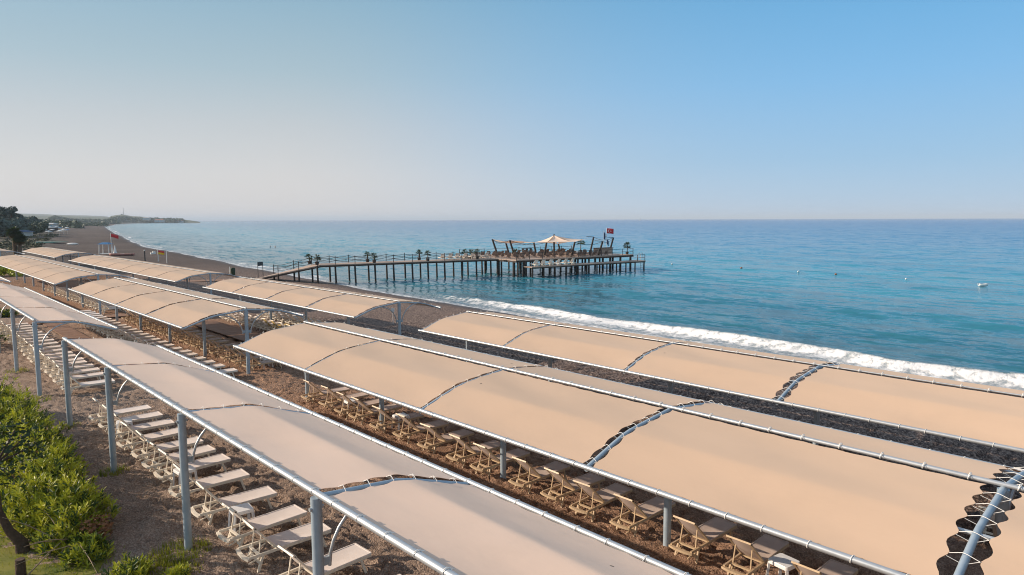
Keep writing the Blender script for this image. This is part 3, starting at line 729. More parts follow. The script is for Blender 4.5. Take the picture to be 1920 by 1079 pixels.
# open-framed cabinet on the deck
t = thing('bar_counter', 'small dark open-framed counter on the far side of the pier deck', 'counter', tuple(PD(988, 110))[:2]+(DZ,), R(-8))
MB().box((0, 0, .95), (1.7, .6, .06)).build('top', M['black'], t)
for x in (-.8, 0, .8):
    MB().box((x, 0, .46), (.06, .55, .92)).build('leg', M['black'], t)
t = thing('bar_counter', 'low grey counter near the flagpoles on the pier', 'counter', tuple(PD(1131, 112))[:2]+(DZ,), R(-8))
MB().box((0, 0, .45), (3.6, .8, .9)).build('body', M['deck_wood'], t); MB().box((0, 0, .935), (3.8, 1.0, .07)).build('top', M['dark_wood'], t)

# ---------------------------------------------------------------- plants in code
def rosette_palm(name, label, x, y, z, h_, spread, nfr=26, group=None, pot=True, dry=0, trunk_r=.07, thick=None):
    t = thing(name, label, 'palm', (x, y, z), random.uniform(0, 6), group)
    if pot: MB().tube([(0, 0, 0), (0, 0, .38)], [.20, .27], 10).build('pot', M['dark_wood'], t)
    MB().tube([(0, 0, 0), (.02, 0, h_*.5), (.03, .02, h_)], [trunk_r*1.15, trunk_r, trunk_r*.9], 8).build('trunk', M['palm_bark'], t)
    def fr(mb, k0, k1, elo, ehi, sc=1.0):
        for k in range(k0, k1):
            az = random.uniform(0, 6.283); el = random.uniform(elo, ehi); L = spread*random.uniform(.75, 1.1)*sc
            d = Vector((math.cos(az)*math.cos(el), math.sin(az)*math.cos(el), math.sin(el)))
            c0 = Vector((.03, .02, h_)); stem = c0+d*L*.45; sx = d.cross(Vector((0, 0, 1))).normalized()
            mb.bar(c0, stem, .02*max(1, spread), .012)
            for j in range(9):                          # fan of leaflets
                a_ = (j-4)*.33; dd = (d*math.cos(a_)+sx*math.sin(a_)+Vector((0, 0, -.12*abs(j-4)/4))).normalized()
                tip = stem+dd*L*.6+Vector((0, 0, -.12*L)); wv_ = dd.cross(Vector((0, 0, 1))).normalized()*L*.055; mid = stem.lerp(tip, .5)+Vector((0, 0, .03*L))
                mb.add([stem, mid+wv_, tip, mid-wv_], [(0, 1, 2, 3)])
    g = MB(); fr(g, 0, nfr, -.5, 1.35); g.build('crown', M['frond'], t)
    if dry: g = MB(); fr(g, 0, dry, -1.2, -.3, .9); g.build('dry_skirt', M['frond_dry'], t)
    return t
palms = [(580, 1, 1), (594, 0, 2), (689, 1, 3), (701.5, 0, 4), (786, 1, 5), (802, 0, 6), (872, 1, 7), (884, 1, 8), (895, 0, 9)]
for u, side, k_ in palms:
    p = on_line(u, pa+pn*(.35 if side == 0 else WW_-.35), pd_)
    rosette_palm('potted_palm', 'small potted palm on the pier walkway, %s from the shore' % ordn(k_), p.x, p.y, DZ, random.uniform(.85, 1.1), .62, 22, 'potted palms along the pier walkway')
p = f0+e1*(LW-.5)+e2*.9; rosette_palm('potted_palm', 'potted palm at the seaward corner of the pier deck above the ladder', p.x, p.y, DZ, 1.35, .8, 26)
p = PD(1089, 116); rosette_palm('potted_palm', 'potted palm under the right end of the sail roof on the pier', p.x, p.y, DZ, 1.7, .85, 26)
p = PD(967, 104); rosette_palm('potted_palm', 'low palm among loungers at the left end of the pier deck', p.x, p.y, DZ, .7, .6, 20)
for (u, vb, hh, lab) in ((29, 478, 4.6, 'taller of the two shaggy palms at the far left, with a brown crown'), (38, 478, 3.3, 'shorter shaggy palm with a pale fringe at the far left')):
    p = W(u, vb, .1); rosette_palm('fan_palm', lab, p.x, p.y, .05, hh, 1.45, 110, None, False, 60, .34)

# flags on the pier
fl = thing('flagpole', 'flagpole on the pier flying a red flag with white crescent and star', 'flagpole', tuple(PD(1137.5, 114))[:2]+(DZ,))
D = 114; MB().tube([(0, 0, 0), (0, 0, ZV(1137, 428, D)-DZ)], .035, 6).build('pole', M['white'], fl)
zt = ZV(1137, 428.5, D)-DZ
def flag(parent, zt, Lf, Hf, mat_, rz, droop=.1, name='flag'):
    P_ = []
    for i in range(9):
        x = Lf*i/8; P_.append([Vector((x*math.cos(rz)+.05*math.sin(i*1.3)*math.sin(rz)*1.5, x*math.sin(rz)+.07*math.sin(i*1.1), zt-Hf*j/4-droop*x)) for j in range(5)])
    g = MB().grid(P_); o = g.build(name, mat_, parent); s_ = o.modifiers.new('t', 'SOLIDIFY'); s_.thickness = .01; return o, P_
rz = math.atan2(r0.y, r0.x)
fo, _ = flag(fl, zt, 1.15, .85, M['red'], rz, .10)
ex = Vector((math.cos(rz), math.sin(rz), -.10)); ez = Vector((0, 0, 1)); cn = ex*.40+ez*(zt-.44)
for s_ in (-1,):
    off_ = Vector((-math.sin(rz), math.cos(rz), 0))*s_*.10
    cr = MB(); ro, ri = .24, .19; po_ = []; pi2 = []
    for j in range(17):
        a_ = R(40)+R(280)*j/16; po_.append(cn+off_+ex*ro*math.cos(a_)+ez*ro*math.sin(a_))
        a2 = R(50)+R(260)*j/16; pi2.append(cn+off_+ex*(.06+ri*math.cos(a2))+ez*ri*math.sin(a2))
    cr.grid([po_, pi2]).build('crescent', M['white'], fo)
    st = [cn+off_+ex*.27+(ex*math.cos(R(36*j))+ez*math.sin(R(36*j)))*(.12 if j % 2 == 0 else .05) for j in range(10)]
    MB().add([cn+off_+ex*.27]+st, [(0, j+1, (j+1) % 10+1) for j in range(10)]).build('star', M['white'], fo)
o, _ = flag(fl, ZV(1139, 448, D)-DZ, .35, .85, M['navy'], rz, 1.2, 'pennant')
fl2 = thing('flagpole', 'flagpole on the pier with a drooping navy and white flag', 'flagpole', tuple(PD(1132, 114))[:2]+(DZ,))
MB().tube([(0, 0, 0), (0, 0, ZV(1132, 432, D)-DZ)], .03, 6).build('pole', M['steel'], fl2)
flag(fl2, ZV(1132, 435.5, D)-DZ, .28, 1.15, M['navy'], rz, .9); flag(fl2, ZV(1132, 439.5, D)-DZ, .40, .28, M['white'], rz, .6, 'stripe')
# board at the pier foot
t = thing('notice_board', 'black rectangular board on two posts at the foot of the pier', 'sign', (37.0, 86.5, -.5))
a_ = W(484, 518, -.4); b_ = W(502, 515, -.4); bt = Vector((37.0, 86.5, -.5)); dd = (b_-a_); dd.z = 0; dd = dd.normalized()*1.33; a_ = a_.lerp(b_, 0); a_.z = -.6; b2 = a_+dd
D = 88; zt = ZV(484, 493.3, D); zb = ZV(484, 500.8, D)
for p in (a_, b2): MB().tube([p-bt, Vector((p.x, p.y, zt))-bt], .04, 6).build('post', M['black'], t)
MB().bar(Vector((a_.x, a_.y, (zt+zb)/2))-bt, Vector((b2.x, b2.y, (zt+zb)/2))-bt, .05, zt-zb).build('board', M['black'], t)

# ---------------------------------------------------------------- beach furniture
def pole_flag(u, vb, vt, z, label, kind):
    p = W(u, vb, z); D = p.x*math.sin(YAW)+p.y*math.cos(YAW)
    t = thing('warning_flag', label, 'flag', (p.x, p.y, z)); h_ = ZV(u, vt, D)-z
    MB().tube([(0, 0, -.3), (0, 0, h_)], .06, 6).build('pole', M['white'], t)
    return t, h_, D
t, h_, D = pole_flag(210, 478, 438, -.6, 'tall white pole with a plain red flag on the far beach', 0)
flag(t, h_-.05, 1.65, .72, M['red'], rz, .28)
t, h_, D = pole_flag(297, 490, 470, -.6, 'shorter pole with a red and yellow flag on the beach', 0)
flag(t, h_, 1.15, .34, M['red'], rz, .15, 'flag_red_half'); flag(t, h_-.34, 1.15, .36, M['yellow'], rz, .12, 'flag_yellow_half')
p = W(313, 492, -.6); o = MB().tube([(0, 0, -.3), (0, 0, 2.1)], .055, 6).build('marker_pole', M['white'], None, p); tag(o, 'bare pale pole just right of the red and yellow flag', 'pole')
p = W(272, 490, -.6); t = thing('bollard_lamp', 'dark slim pillar with a white cap on the beach left of the yellow flag', 'lamp post', p)
MB().tube([(0, 0, -.2), (0, 0, 1.9)], .11, 8).build('shaft', M['black'], t); MB().tube([(0, 0, 1.9), (0, 0, 2.12)], [.14, .10], 8).build('cap', M['white'], t)
p = W(287, 477, -.6); o = MB().box((0, 0, .2), (1.1, .45, .35)).box((.2, 0, .5), (.5, .4, .25)).build('beach_box', M['white'], None, p); tag(o, 'small white chest on the dark sand left of the yellow flag', 'chest')
p = W(199, 478, -.6); D = 160
t = thing('beach_shelter', 'small shelter with blue flat roof on white legs beside the red flag', 'shelter', p, math.atan2(r0.y, r0.x))
for sx in (-1, 1):
    for sy in (-1, 1): MB().tube([(sx*1.15, sy*.75, -.2), (sx*1.0, sy*.7, 2.35)], .09, 6).build('leg', M['white'], t)
MB().add([(-1.35, -1, 2.35), (1.35, -1, 2.35), (1.35, 1, 2.35), (-1.35, 1, 2.35), (-.6, -.3, 2.75), (.6, -.3, 2.75), (.6, .3, 2.75), (-.6, .3, 2.75)], [(0, 1, 5, 4), (1, 2, 6, 5), (2, 3, 7, 6), (3, 0, 4, 7), (4, 5, 6, 7), (3, 2, 1, 0)]).build('roof', M['blue_roof'], t)
MB().box((0, 0, .25), (2.2, 1.3, .12)).build('platform', M['white'], t)
p = W(216, 476, -.6); o = MB().tube([(0, 0, .3), (0, 0, 1.9)], [.32, .06], 8).box((0, 0, .2), (.7, .7, .2)).build('beach_cone', M['white'], None, p); tag(o, 'tall white cone standing right of the red flag pole', 'cone')
p = W(229, 480, -.6); t = thing('beach_boat', 'low faded red and white boat on the sand behind the canopy', 'boat', p, rz)
Pg = []
for i in range(11):
    x = -2.6+5.2*i/10; wd_ = .75*math.sqrt(max(0.02, 1-(x/2.75)**2)); Pg.append([(x, wd_*math.cos(th), .42-.42*math.sin(th)+.12*(x/2.6)**2) for th in [math.pi*j/8 for j in range(9)]])
o = MB().grid(Pg).build('hull', mat('faded_red', (.36, .17, .15), .7), t); s_ = o.modifiers.new('t', 'SOLIDIFY'); s_.thickness = .05
MB().box((0, 0, .38), (.3, 1.3, .05)).box((1.2, 0, .38), (.3, 1.1, .05)).build('bench', M['white'], t)
p = W(437, 516, -.5); t = thing('waste_bin', 'dark green bin beside a white post at the top of the pier boardwalk', 'bin', p)
MB().tube([(0, 0, 0), (0, 0, .85), (0, 0, 1.0)], [.28, .33, .22], 10).build('body', M['leaf_dark'], t); MB().tube([(-.42, 0, -.1), (-.42, 0, 1.15)], .05, 6).build('post', M['white'], t)
p = W(737, 607, -.55); t = thing('beach_sign', 'small white sign on a thin stake in the pebbly sand', 'sign', p)
MB().tube([(0, 0, -.2), (0, 0, .9)], .02, 6).build('stake', M['white'], t); MB().bar((-.08, .08, 1.0), (.08, -.08, 1.0), .02, .26).build('plate', M['white'], t)

# buoys, swimmers, boats
for u, v_, k_, m_ in ((1260, 496, 'white buoy afloat nearest the pier', 'white'), (1390, 503, 'dull orange buoy, second from the pier', 'terracotta'), (1497, 510, 'white buoy, third from the pier', 'white'), (1567, 515, 'pinkish buoy, fourth from the pier', 'terracotta'), (1699, 524, 'pale buoy, fifth from the pier', 'white')):
    p = W(u, v_, -1.15); o = MB().tube([(-.3, 0, 0), (-.2, 0, .03), (0, 0, .05), (.2, 0, .03), (.3, 0, 0)], [.02, .10, .14, .10, .02], 8).build('buoy', M[m_], None, p); tag(o, k_, 'buoy', 'line of buoys off the beach')
p = W(1843, 537, -1.15); t = thing('rowing_boat', 'small white boat afloat near the right edge', 'boat', p, rz)
Pg = []
for i in range(9):
    x = -.55+1.1*i/8; wd_ = .24*math.sqrt(max(.02, 1-(x/.6)**2)); Pg.append([(x, wd_*math.cos(th), .26-.3*math.sin(th)+.08*(x/.55)**2) for th in [math.pi*j/6 for j in range(7)]])
o = MB().grid(Pg).build('hull', M['white'], t); s_ = o.modifiers.new('t', 'SOLIDIFY'); s_.thickness = .03
MB().box((0, 0, .2), (.15, .42, .03)).build('bench', M['white'], t)
p = W(1200, 413.2, -1.2); t = thing('sailing_boat', 'tiny white sailing boat on the horizon above the pier end', 'sailing boat', p.normalized()*3800)
t.location.z = -1.2
MB().add([(-9, -2, 2), (9, -2, 2), (12, 0, 2.5), (9, 2, 2), (-9, 2, 2), (-8, -1.5, 0), (8, -1.5, 0), (8, 1.5, 0), (-8, 1.5, 0)], [(0, 1, 2, 3, 4), (0, 5, 6, 1), (1, 6, 2), (2, 7, 3), (6, 7, 2), (3, 7, 8, 4), (4, 8, 5, 0)]).build('hull', M['white'], t)
MB().add([(0, 0, 3), (8, 0, 3), (0, 0, 17), (0, .2, 3), (8, .2, 3), (0, .2, 17)], [(0, 1, 2), (5, 4, 3), (0, 3, 4, 1), (1, 4, 5, 2), (2, 5, 3, 0)]).build('sail', M['white'], t)
def person(x, y, z, rz_, label, shirt, swim=False):
    t = thing('person', label, 'person', (x, y, z), rz_)
    J = [(0, 0, .95), (0, 0, 1.2), (0, 0, 1.42), (0, 0, 1.5), (0, .01, 1.66), (0, .01, 1.74), (.2, 0, 1.40), (.26, .03, 1.12), (.27, .10, .88), (-.2, 0, 1.40), (-.26, .0, 1.12), (-.27, .04, .87), (.1, 0, .9), (.12, .08, .5), (.13, .02, .08), (.13, .16, .03), (-.1, 0, .9), (-.12, -.06, .5), (-.13, -.16, .10), (-.13, -.03, .03)]
    E_ = [(0, 1), (1, 2), (2, 3), (3, 4), (4, 5), (2, 6), (6, 7), (7, 8), (2, 9), (9, 10), (10, 11), (0, 12), (12, 13), (13, 14), (14, 15), (0, 16), (16, 17), (17, 18), (18, 19)]
    rad = [.15, .14, .15, .06, .11, .08, .06, .045, .035, .06, .045, .035, .095, .065, .045, .04, .095, .065, .045, .04]
    me = bpy.data.meshes.new('body'); me.from_pydata(J, E_, []); o = bpy.data.objects.new('body', me); C.objects.link(o); o.parent = t
    sk = o.modifiers.new('skin', 'SKIN')
    for i, v_ in enumerate(me.skin_vertices[0].data): v_.radius = (rad[i], rad[i]); v_.use_root = (i == 0)
    o.modifiers.new('sub', 'SUBSURF').levels = 1; me.materials.append(shirt); return t
for o_ in (0,):
    p = W(158, 430, -.3); person(p.x, p.y, G(p.x, p.y), 1.0, 'tiny dark figure walking far along the beach', M['navy'])
    p = W(184, 431, -.8); person(p.x, p.y, G(p.x, p.y), 2.0, 'tiny dark figure walking at the far waterline', M['black'])
p = W(507, 463.5, -1.2); person(p.x, p.y, -2.55, 1.0, 'left one of two bathers standing far out in the water', M['black'])
p = W(516, 463.5, -1.2); person(p.x, p.y, -2.55, 2.0, 'right one of two bathers standing far out in the water', M['skin'])

# ---------------------------------------------------------------- trees and hills
def blob_leaves(g, c, r_, n_, ls, flat=.75):
    for _ in range(n_):
        d = Vector((random.gauss(0, 1), random.gauss(0, 1), random.gauss(0, 1))); d.normalize()
        rr = random.uniform(.45, 1.0)**.6; p = c+Vector((d.x*r_, d.y*r_, d.z*r_*flat))*rr
        nrm = (d+Vector((random.gauss(0, .6), random.gauss(0, .6), random.gauss(0, .6)+.3))).normalized()
        a_ = nrm.cross(Vector((0, 0, 1)) if abs(nrm.z) < .9 else Vector((1, 0, 0))).normalized(); b_ = nrm.cross(a_)
        s_ = ls*random.uniform(.6, 1.3); a_ *= s_; b_ *= s_*random.uniform(.5, .9)
        g.add([p-a_, p-b_*.8, p+a_, p+b_], [(0, 1, 2, 3)])
def tree(label, x, y, z, h_, cr, blobs, mat_, group=None, nl=260, ls=.5, name='pine_tree', lean=0):
    t = thing(name, label, 'tree', (x, y, z), 0, group)
    MB().tube([(0, 0, -.5), (lean*.3, 0, h_*.35), (lean, 0, h_*.75)], [h_*.035, h_*.025, h_*.012], 7).build('trunk', M['bark'], t)
    g = MB(); lb = MB()
    for (dx, dy, dz, r_) in blobs:
        c = Vector((dx*cr+lean, dy*cr, dz*h_)); blob_leaves(g, c, r_*cr, int(nl*r_*2), ls)
        lb.tube([(lean*.6, 0, h_*.45), tuple(Vector((lean*.6, 0, h_*.45)).lerp(c, .9))], [h_*.012, h_*.004], 5)
    g.build('crown', mat_, t); lb.build('limbs', M['bark'], t)
def rb(n_, zlo, zhi, rlo, rhi):
    return [(random.uniform(-.8, .8), random.uniform(-.8, .8), random.uniform(zlo, zhi), random.uniform(rlo, rhi)) for _ in range(n_)]
def tz(u, D): p = PD(u, D); return p.x, p.y
# umbrella pines at the far left
for u, D, vt, cr, lab in ((2, 300, 387, 4.2, 'tall umbrella pine cut by the left edge'), (27, 300, 386.5, 4.6, 'tall open-crowned pine standing clear against the sky at far left'),
                          (14, 330, 401, 4.5, 'bushy pine between the two tall pines at far left'), (36, 310, 399, 4.0, 'leaning lower pine right of the tall open pine')):
    x, y = tz(u, D); z = 1.0; h_ = ZV(u, vt, D)-z
    tree(lab, x, y, z, h_, cr, rb(10, .55, .93, .28, .45), M['pine'], 'pines at the far left', 240, .45)
# denser trees in front and behind
for k_, (u, D, vt, cr) in enumerate(((0, 270, 409, 5), (12, 275, 413, 5), (24, 290, 411, 5), (38, 300, 411, 4.5), (50, 360, 405, 5), (62, 400, 405, 5), (78, 350, 417, 4), (70, 335, 419, 4))):
    x, y = tz(u, D); z = .8; h_ = ZV(u, vt, D)-z
    tree('dark spreading tree in the far left grove, %s from the left edge' % ordn(k_+1), x, y, z, h_, cr, rb(12, .2, .85, .35, .55), M['grove'] if k_ < 6 else M['leaf_mid'], 'dense trees at the far left', 300, .55, 'grove_tree')
def wood(name, us, D, depth, tops_, n_, r_, mat_, zb=0):
    """a far wood that reads as one mass"""
    g = MB()
    for i in range(n_):
        u = random.uniform(us[0], us[1]); d_ = D+random.uniform(0, depth); p = PD(u, d_)
        vt = np.interp(u, [a for a, b_ in tops_], [b_ for a, b_ in tops_]); zt = ZV(u, vt, d_)-random.uniform(0, .25)*abs(ZV(u, vt, d_))
        rr = r_*random.uniform(.6, 1.2); c = Vector((p.x, p.y, max(zb+.5*rr, zt-rr)*random.uniform(.55, 1)))
        blob_leaves(g, c, rr, 40, rr*.28, .8)
    o = g.build(name, mat_); tag(o, kind='stuff'); return o
def hill(name, us, D, depth, tops_, mat_, nu=60):
    rows = []
    for i in range(nu+1):
        u = us[0]+(us[1]-us[0])*i/nu; vt = float(np.interp(u, [a for a, b_ in tops_], [b_ for a, b_ in tops_])); row = []
        for j in range(9):
            fj = j/8; d_ = D+depth*fj; p = PD(u, d_); z_ = ZV(u, vt, D+depth*.5)
            hh = -3+(z_+3)*math.sin(math.pi*fj)**.6*(1+.04*(float(vnoise(i*.7, j*.9, 40))-.5)); row.append((p.x, p.y, hh))
        rows.append(row)
    o = MB().grid(rows).build(name, mat_); tag(o, kind='structure'); return o
mat('hill_green', (.06, .09, .04), .9, var=(.12, .11, .07), vscale=.004)
hill('distant_hills', (-300, 215), 3600, 1500, [(-300, 400), (60, 401.5), (75, 402), (110, 403.5), (140, 404.5), (175, 405), (205, 406.5), (215, 410)], M['hill_green'])
hill('middle_hills', (-300, 225), 2400, 700, [(-300, 403), (60, 404), (100, 406), (135, 406), (165, 407.5), (200, 408.5), (225, 412)], M['hill_green'])
hill('headland', (205, 378), 2050, 450, [(205, 411), (214, 405.5), (225, 404), (238, 403.5), (250, 406), (275, 407.5), (300, 410), (330, 411.5), (352, 413), (370, 415.2), (378, 417)], M['hill_green'])
wood('headland_wood', (212, 345), 2050, 300, [(205, 410), (214, 404), (225, 403), (236, 400.5), (243, 402), (250, 405), (258, 404.5), (275, 406), (300, 408), (320, 409), (345, 412)], 420, 11, M['leaf_mid'])
wood('coastal_wood', (95, 225), 1500, 500, [(95, 406), (110, 400.5), (116, 403), (140, 408), (180, 410), (225, 414)], 420, 8, M['leaf_mid'])
g = MB()
for _ in range(90):
    u = random.uniform(-20, 118); D = random.uniform(150, 330)
    if u > 60+ (D-150)*.33: continue
    p = PD(u, D); r_ = random.uniform(.5, 1.3); z_ = G(p.x, p.y)
    for _k in range(3): blob_leaves(g, Vector((p.x+jr(2), p.y+jr(2), z_+.3*r_)), r_, 26, .22*r_+.1, .55)
o = g.build('dune_scrub', mat('scrub', (.14, .13, .07), .8, var=(.06, .07, .035), vscale=.3)); tag(o, kind='stuff')
wood('shore_wood', (-20, 150), 620, 500, [(-20, 402), (40, 402), (60, 403), (75, 407), (100, 410), (150, 414)], 420, 5.5, M['leaf_mid'])
wood('scrub_belt', (40, 205), 900, 300, [(40, 410), (100, 414), (150, 417), (205, 419)], 300, 3.5, M['leaf_mid'])
t = thing('radio_mast', 'thin mast rising above the headland wood', 'mast', tuple(PD(236.5, 2150))[:2]+(0,))
MB().tube([(0, 0, 5), (0, 0, ZV(236, 391, 2150))], [1.1, .5], 6).build('shaft', M['pale_roof'], t)
# far buildings
def house(label, u, D, wd_, dp, z0, h_, roof_h, mats, rz_=None, name='beach_house', nwin=5):
    x, y = tz(u, D); t = thing(name, label, 'building', (x, y, z0), rz if rz_ is None else rz_)
    MB().box((0, 0, h_/2-.5), (wd_, dp, h_+1)).build('wall', mats[0], t)
    MB().add([(-wd_/2-.6, -dp/2-.6, h_), (wd_/2+.6, -dp/2-.6, h_), (wd_/2+.6, dp/2+.6, h_), (-wd_/2-.6, dp/2+.6, h_), (-wd_/2+1, 0, h_+roof_h), (wd_/2-1, 0, h_+roof_h)],
             [(0, 1, 5, 4), (2, 3, 4, 5), (1, 2, 5), (3, 0, 4), (3, 2, 1, 0)]).build('roof', mats[1], t)
    for i in range(nwin):
        MB().box((-wd_/2+(i+.5)*wd_/nwin, -dp/2-.03, h_*.5), (wd_/nwin*.6, .1, h_*.5)).build('window', mats[2], t)
house('low blue-glazed pavilion among trees at the far left', 41, 280, 6.5, 6, .3, 2.2, .7, (M['pale_wall'], M['navy'], M['glass_blue']), nwin=6)
house('long pale flat-roofed building behind the far left trees', 58, 400, 16, 8, 2.2, 3.4, .5, (M['pale_wall'], M['pale_roof'], M['glass_blue']))
house('distant pale low building right of the grove', 124, 800, 18, 9, 1, 3.2, 1.2, (M['pale_wall'], M['pale_roof'], M['glass_blue']))
house('small pale building in front of the middle wood', 96, 620, 12, 8, 1, 3, 1, (M['pale_wall'], M['pale_roof'], M['glass_blue']))
house('pale hotel block near the tip of the headland', 279, 2040, 18, 12, 8, 7, 1.5, (M['pale_wall'], M['pale_roof'], M['glass_blue']), nwin=8)
house('tiny white villa low on the headland shore', 303, 2045, 26, 12, 2, 6, 3, (M['pale_wall'], M['tile_roof'], M['glass_blue']))
house('tiny white villa near the headland tip', 338, 2060, 26, 12, 0, 5, 3, (M['pale_wall'], M['tile_roof'], M['glass_blue']))
# distant parasols
cols = ['white', 'blue_roof', 'white', 'pale_wall']
for k_ in range(14):
    u = 84+k_*3.4+random.uniform(-1.2, 1.2); v_ = random.uniform(428, 444); p = W(u, v_, 0)
    t = thing('parasol', 'distant open parasol in the beach club cluster, %s from the left' % ordn(k_+1), 'parasol', (p.x, p.y, G(p.x, p.y)), 0, 'distant parasols in the beach club')
    MB().tube([(0, 0, 0), (0, 0, 2.3)], .05, 5).build('pole', M['white'], t)
    MB().add([(0, 0, 2.6)]+[(1.5*math.cos(j*math.pi/4), 1.5*math.sin(j*math.pi/4), 2.1) for j in range(8)], [(0, j+1, (j+1) % 8+1) for j in range(8)]).build('canopy', M[cols[k_ % 4]], t)
for k_, (u, v_) in enumerate(((90, 429.5), (100, 427.5))):
    p = W(u, v_+6, 0); t = thing('beach_hut', 'flat white-roofed hut in the far beach club, %s one' % ('left', 'right')[k_], 'hut', (p.x, p.y, G(p.x, p.y)), rz)
    MB().box((0, 0, 1.2), (5, 3, 2.4)).build('wall', M['dark_wood'], t); MB().box((0, 0, 2.55), (7, 4.5, .25)).build('roof', M['white'], t)
# green tarpaulin pool on the far beach and little boat
p = W(82, 456, -.1); o = MB().add([(-5, -3, .12), (5, -3.5, .12), (6, 3, .12), (-4, 3.5, .12), (-5, -3, 0), (5, -3.5, 0), (6, 3, 0), (-4, 3.5, 0)], [(0, 1, 2, 3), (0, 4, 5, 1), (1, 5, 6, 2), (2, 6, 7, 3), (3, 7, 4, 0)]).build('ground_sheet', mat('teal_sheet', (.08, .22, .19), .7), None, (p.x, p.y, G(p.x, p.y)+.1)); o.rotation_euler = (0, 0, rz)
tag(o, 'faded teal sheet spread on the far sand behind the distant canopy', 'sheet')
p = W(136, 458, -.2); o = MB().tube([(-1.8, 0, .1), (-.8, 0, .12), (.8, 0, .12), (1.8, 0, .1)], [.1, .35, .35, .1], 8).build('kayak', M['white'], None, (p.x, p.y, G(p.x, p.y)+.1)); o.rotation_euler = (0, 0, rz); tag(o, 'small white kayak lying on the far sand', 'kayak')

# ---------------------------------------------------------------- hedge, lawn and little tree at lower left
random.seed(11)
def oleander(label, x, y, r_, h_, n_, young=.5, flowers=0, group='oleander bushes at lower left'):
    t = thing('oleander_bush', label, 'bush', (x, y, 0), 0, group); gl = MB(); gy = MB(); st = MB(); gf = MB()
    for k in range(int(n_*1.35)):
        a_ = random.uniform(0, 6.283); rr = math.sqrt(random.random()); el = random.random()
        lump = 1+.28*math.sin(a_*3+x)*math.cos(el*5+y)
        px, py = math.cos(a_)*rr*r_*lump, math.sin(a_)*rr*r_*lump; zt = h_*(1-.75*rr**2.2)*random.uniform(.45, 1.06)*lump+.05
        top = Vector((px, py, zt)); out = Vector((px*.5, py*.5, .9+.3*random.random())).normalized()
        out = (out+Vector((jr(.3), jr(.3), 0))).normalized()
        yg = random.random() < young*.95 and zt > h_*.35*(1-.5*rr)
        g = gy if yg else gl; nl = random.randint(7, 10); L = random.uniform(.10, .18)
        sx = out.cross(Vector((0, 0, 1))); sx = sx.normalized() if sx.length > .01 else Vector((1, 0, 0)); sy = out.cross(sx)
        for j in range(nl):
            th = j*2.399+random.random()*.4; ti = random.uniform(.35, 1.15); lev = j/nl
            d = (out*math.cos(ti)+(sx*math.cos(th)+sy*math.sin(th))*math.sin(ti)).normalized(); b0 = top-out*(.16*lev); tip = b0+d*L
            wv_ = d.cross(out); wv_ = wv_.normalized()*L*.13 if wv_.length > .01 else sx*L*.13; mid = b0+d*L*.5+out*.012
            g.add([b0, mid+wv_, tip, mid-wv_], [(0, 1, 2, 3)])
        if k % 9 == 0: st.tube([(px*.15, py*.15, 0), (px*.6, py*.6, zt*.5), tuple(top)], [.014, .01, .005], 4, False)
    for k in range(flowers):
        a_ = random.uniform(0, 6.283); rr = random.uniform(.3, 1); c = Vector((math.cos(a_)*rr*r_, math.sin(a_)*rr*r_, h_*(1.0-.6*rr**2)))
        for q_ in range(14):
            b0 = c+Vector((jr(.07), jr(.07), jr(.05))); d = Vector((jr(1), jr(1), random.random())).normalized()*.04; e_ = d.cross(Vector((0, 0, 1))).normalized()*.025
            gf.add([b0-d*.3, b0+e_, b0+d, b0-e_], [(0, 1, 2, 3)])
    gl.build('foliage', M['leaf'], t); gy.build('young_shoots', M['leaf_young'], t); st.build('stems', M['twig'], t)
    if flowers: gf.build('flowers', M['flower'], t)
B_ = [(2.5, 19.3, 1.0, 1.35, 560, .75, 3, 'pink-flowered oleander behind the little crooked tree'), (2.8, 17.4, .75, 1.1, 420, .8, 1, 'bright green oleander right of the crooked tree'),
      (2.3, 18.1, .8, 1.15, 330, .8, 1, 'yellow-green oleander leaning over the trunk of the crooked tree'), (2.6, 16.55, .55, .75, 230, .8, 0, 'waist-high oleander directly behind the withered shrub'),
      (2.75, 15.7, .42, .42, 110, .6, 0, 'low oleander with brownish shoots near the bottom'), (2.65, 21.5, 1.0, 1.35, 520, .7, 2, 'oleander next beyond the pink-flowered one'),
      (2.75, 23.9, 1.0, 1.3, 480, .65, 0, 'oleander halfway along the lower left hedge'), (2.75, 26.6, .95, 1.25, 420, .65, 0, 'oleander below the second farthest tall post of the near canopy'),
      (2.75, 29.3, 1.0, 1.2, 400, .7, 0, 'farthest oleander of the lower left hedge'), (1.4, 21.2, .9, 1.2, 300, .6, 1, 'oleander at the left edge behind the trunk'), (1.7, 23.7, 1.0, 1.3, 330, .55, 0, 'oleander at the left edge beyond the crooked tree'),
      (2.0, 26.5, 1.0, 1.2, 300, .5, 0, 'dark oleander at the left edge halfway up'), (3.15, 14.2, .38, .36, 90, .7, 0, 'small weedy oleander at the bottom edge'), (3.85, 13.55, .22, .25, 30, .8, 0, 'sprig of green by the base of the second tall post')]
for x, y, r_, h_, n_, yg, fl_, lab in B_: oleander(lab, x, y, r_, h_, n_, yg, fl_)
for x, y, r_, h_, lab in ((3.4, 47, 1.6, 1.3, 'dark bush behind the left edge posts'), (3.0, 52, 1.8, 1.6, 'dark bush beyond the left edge posts'), (3.6, 57.5, 1.5, 1.2, 'green bush at the left edge end of the hedge'), (6.6, 61.0, .7, .5, 'small green tuft below the pale canopy edge')):
    oleander(lab, x, y, r_, h_, 260, .3, 0, 'bushes behind the left canopies')
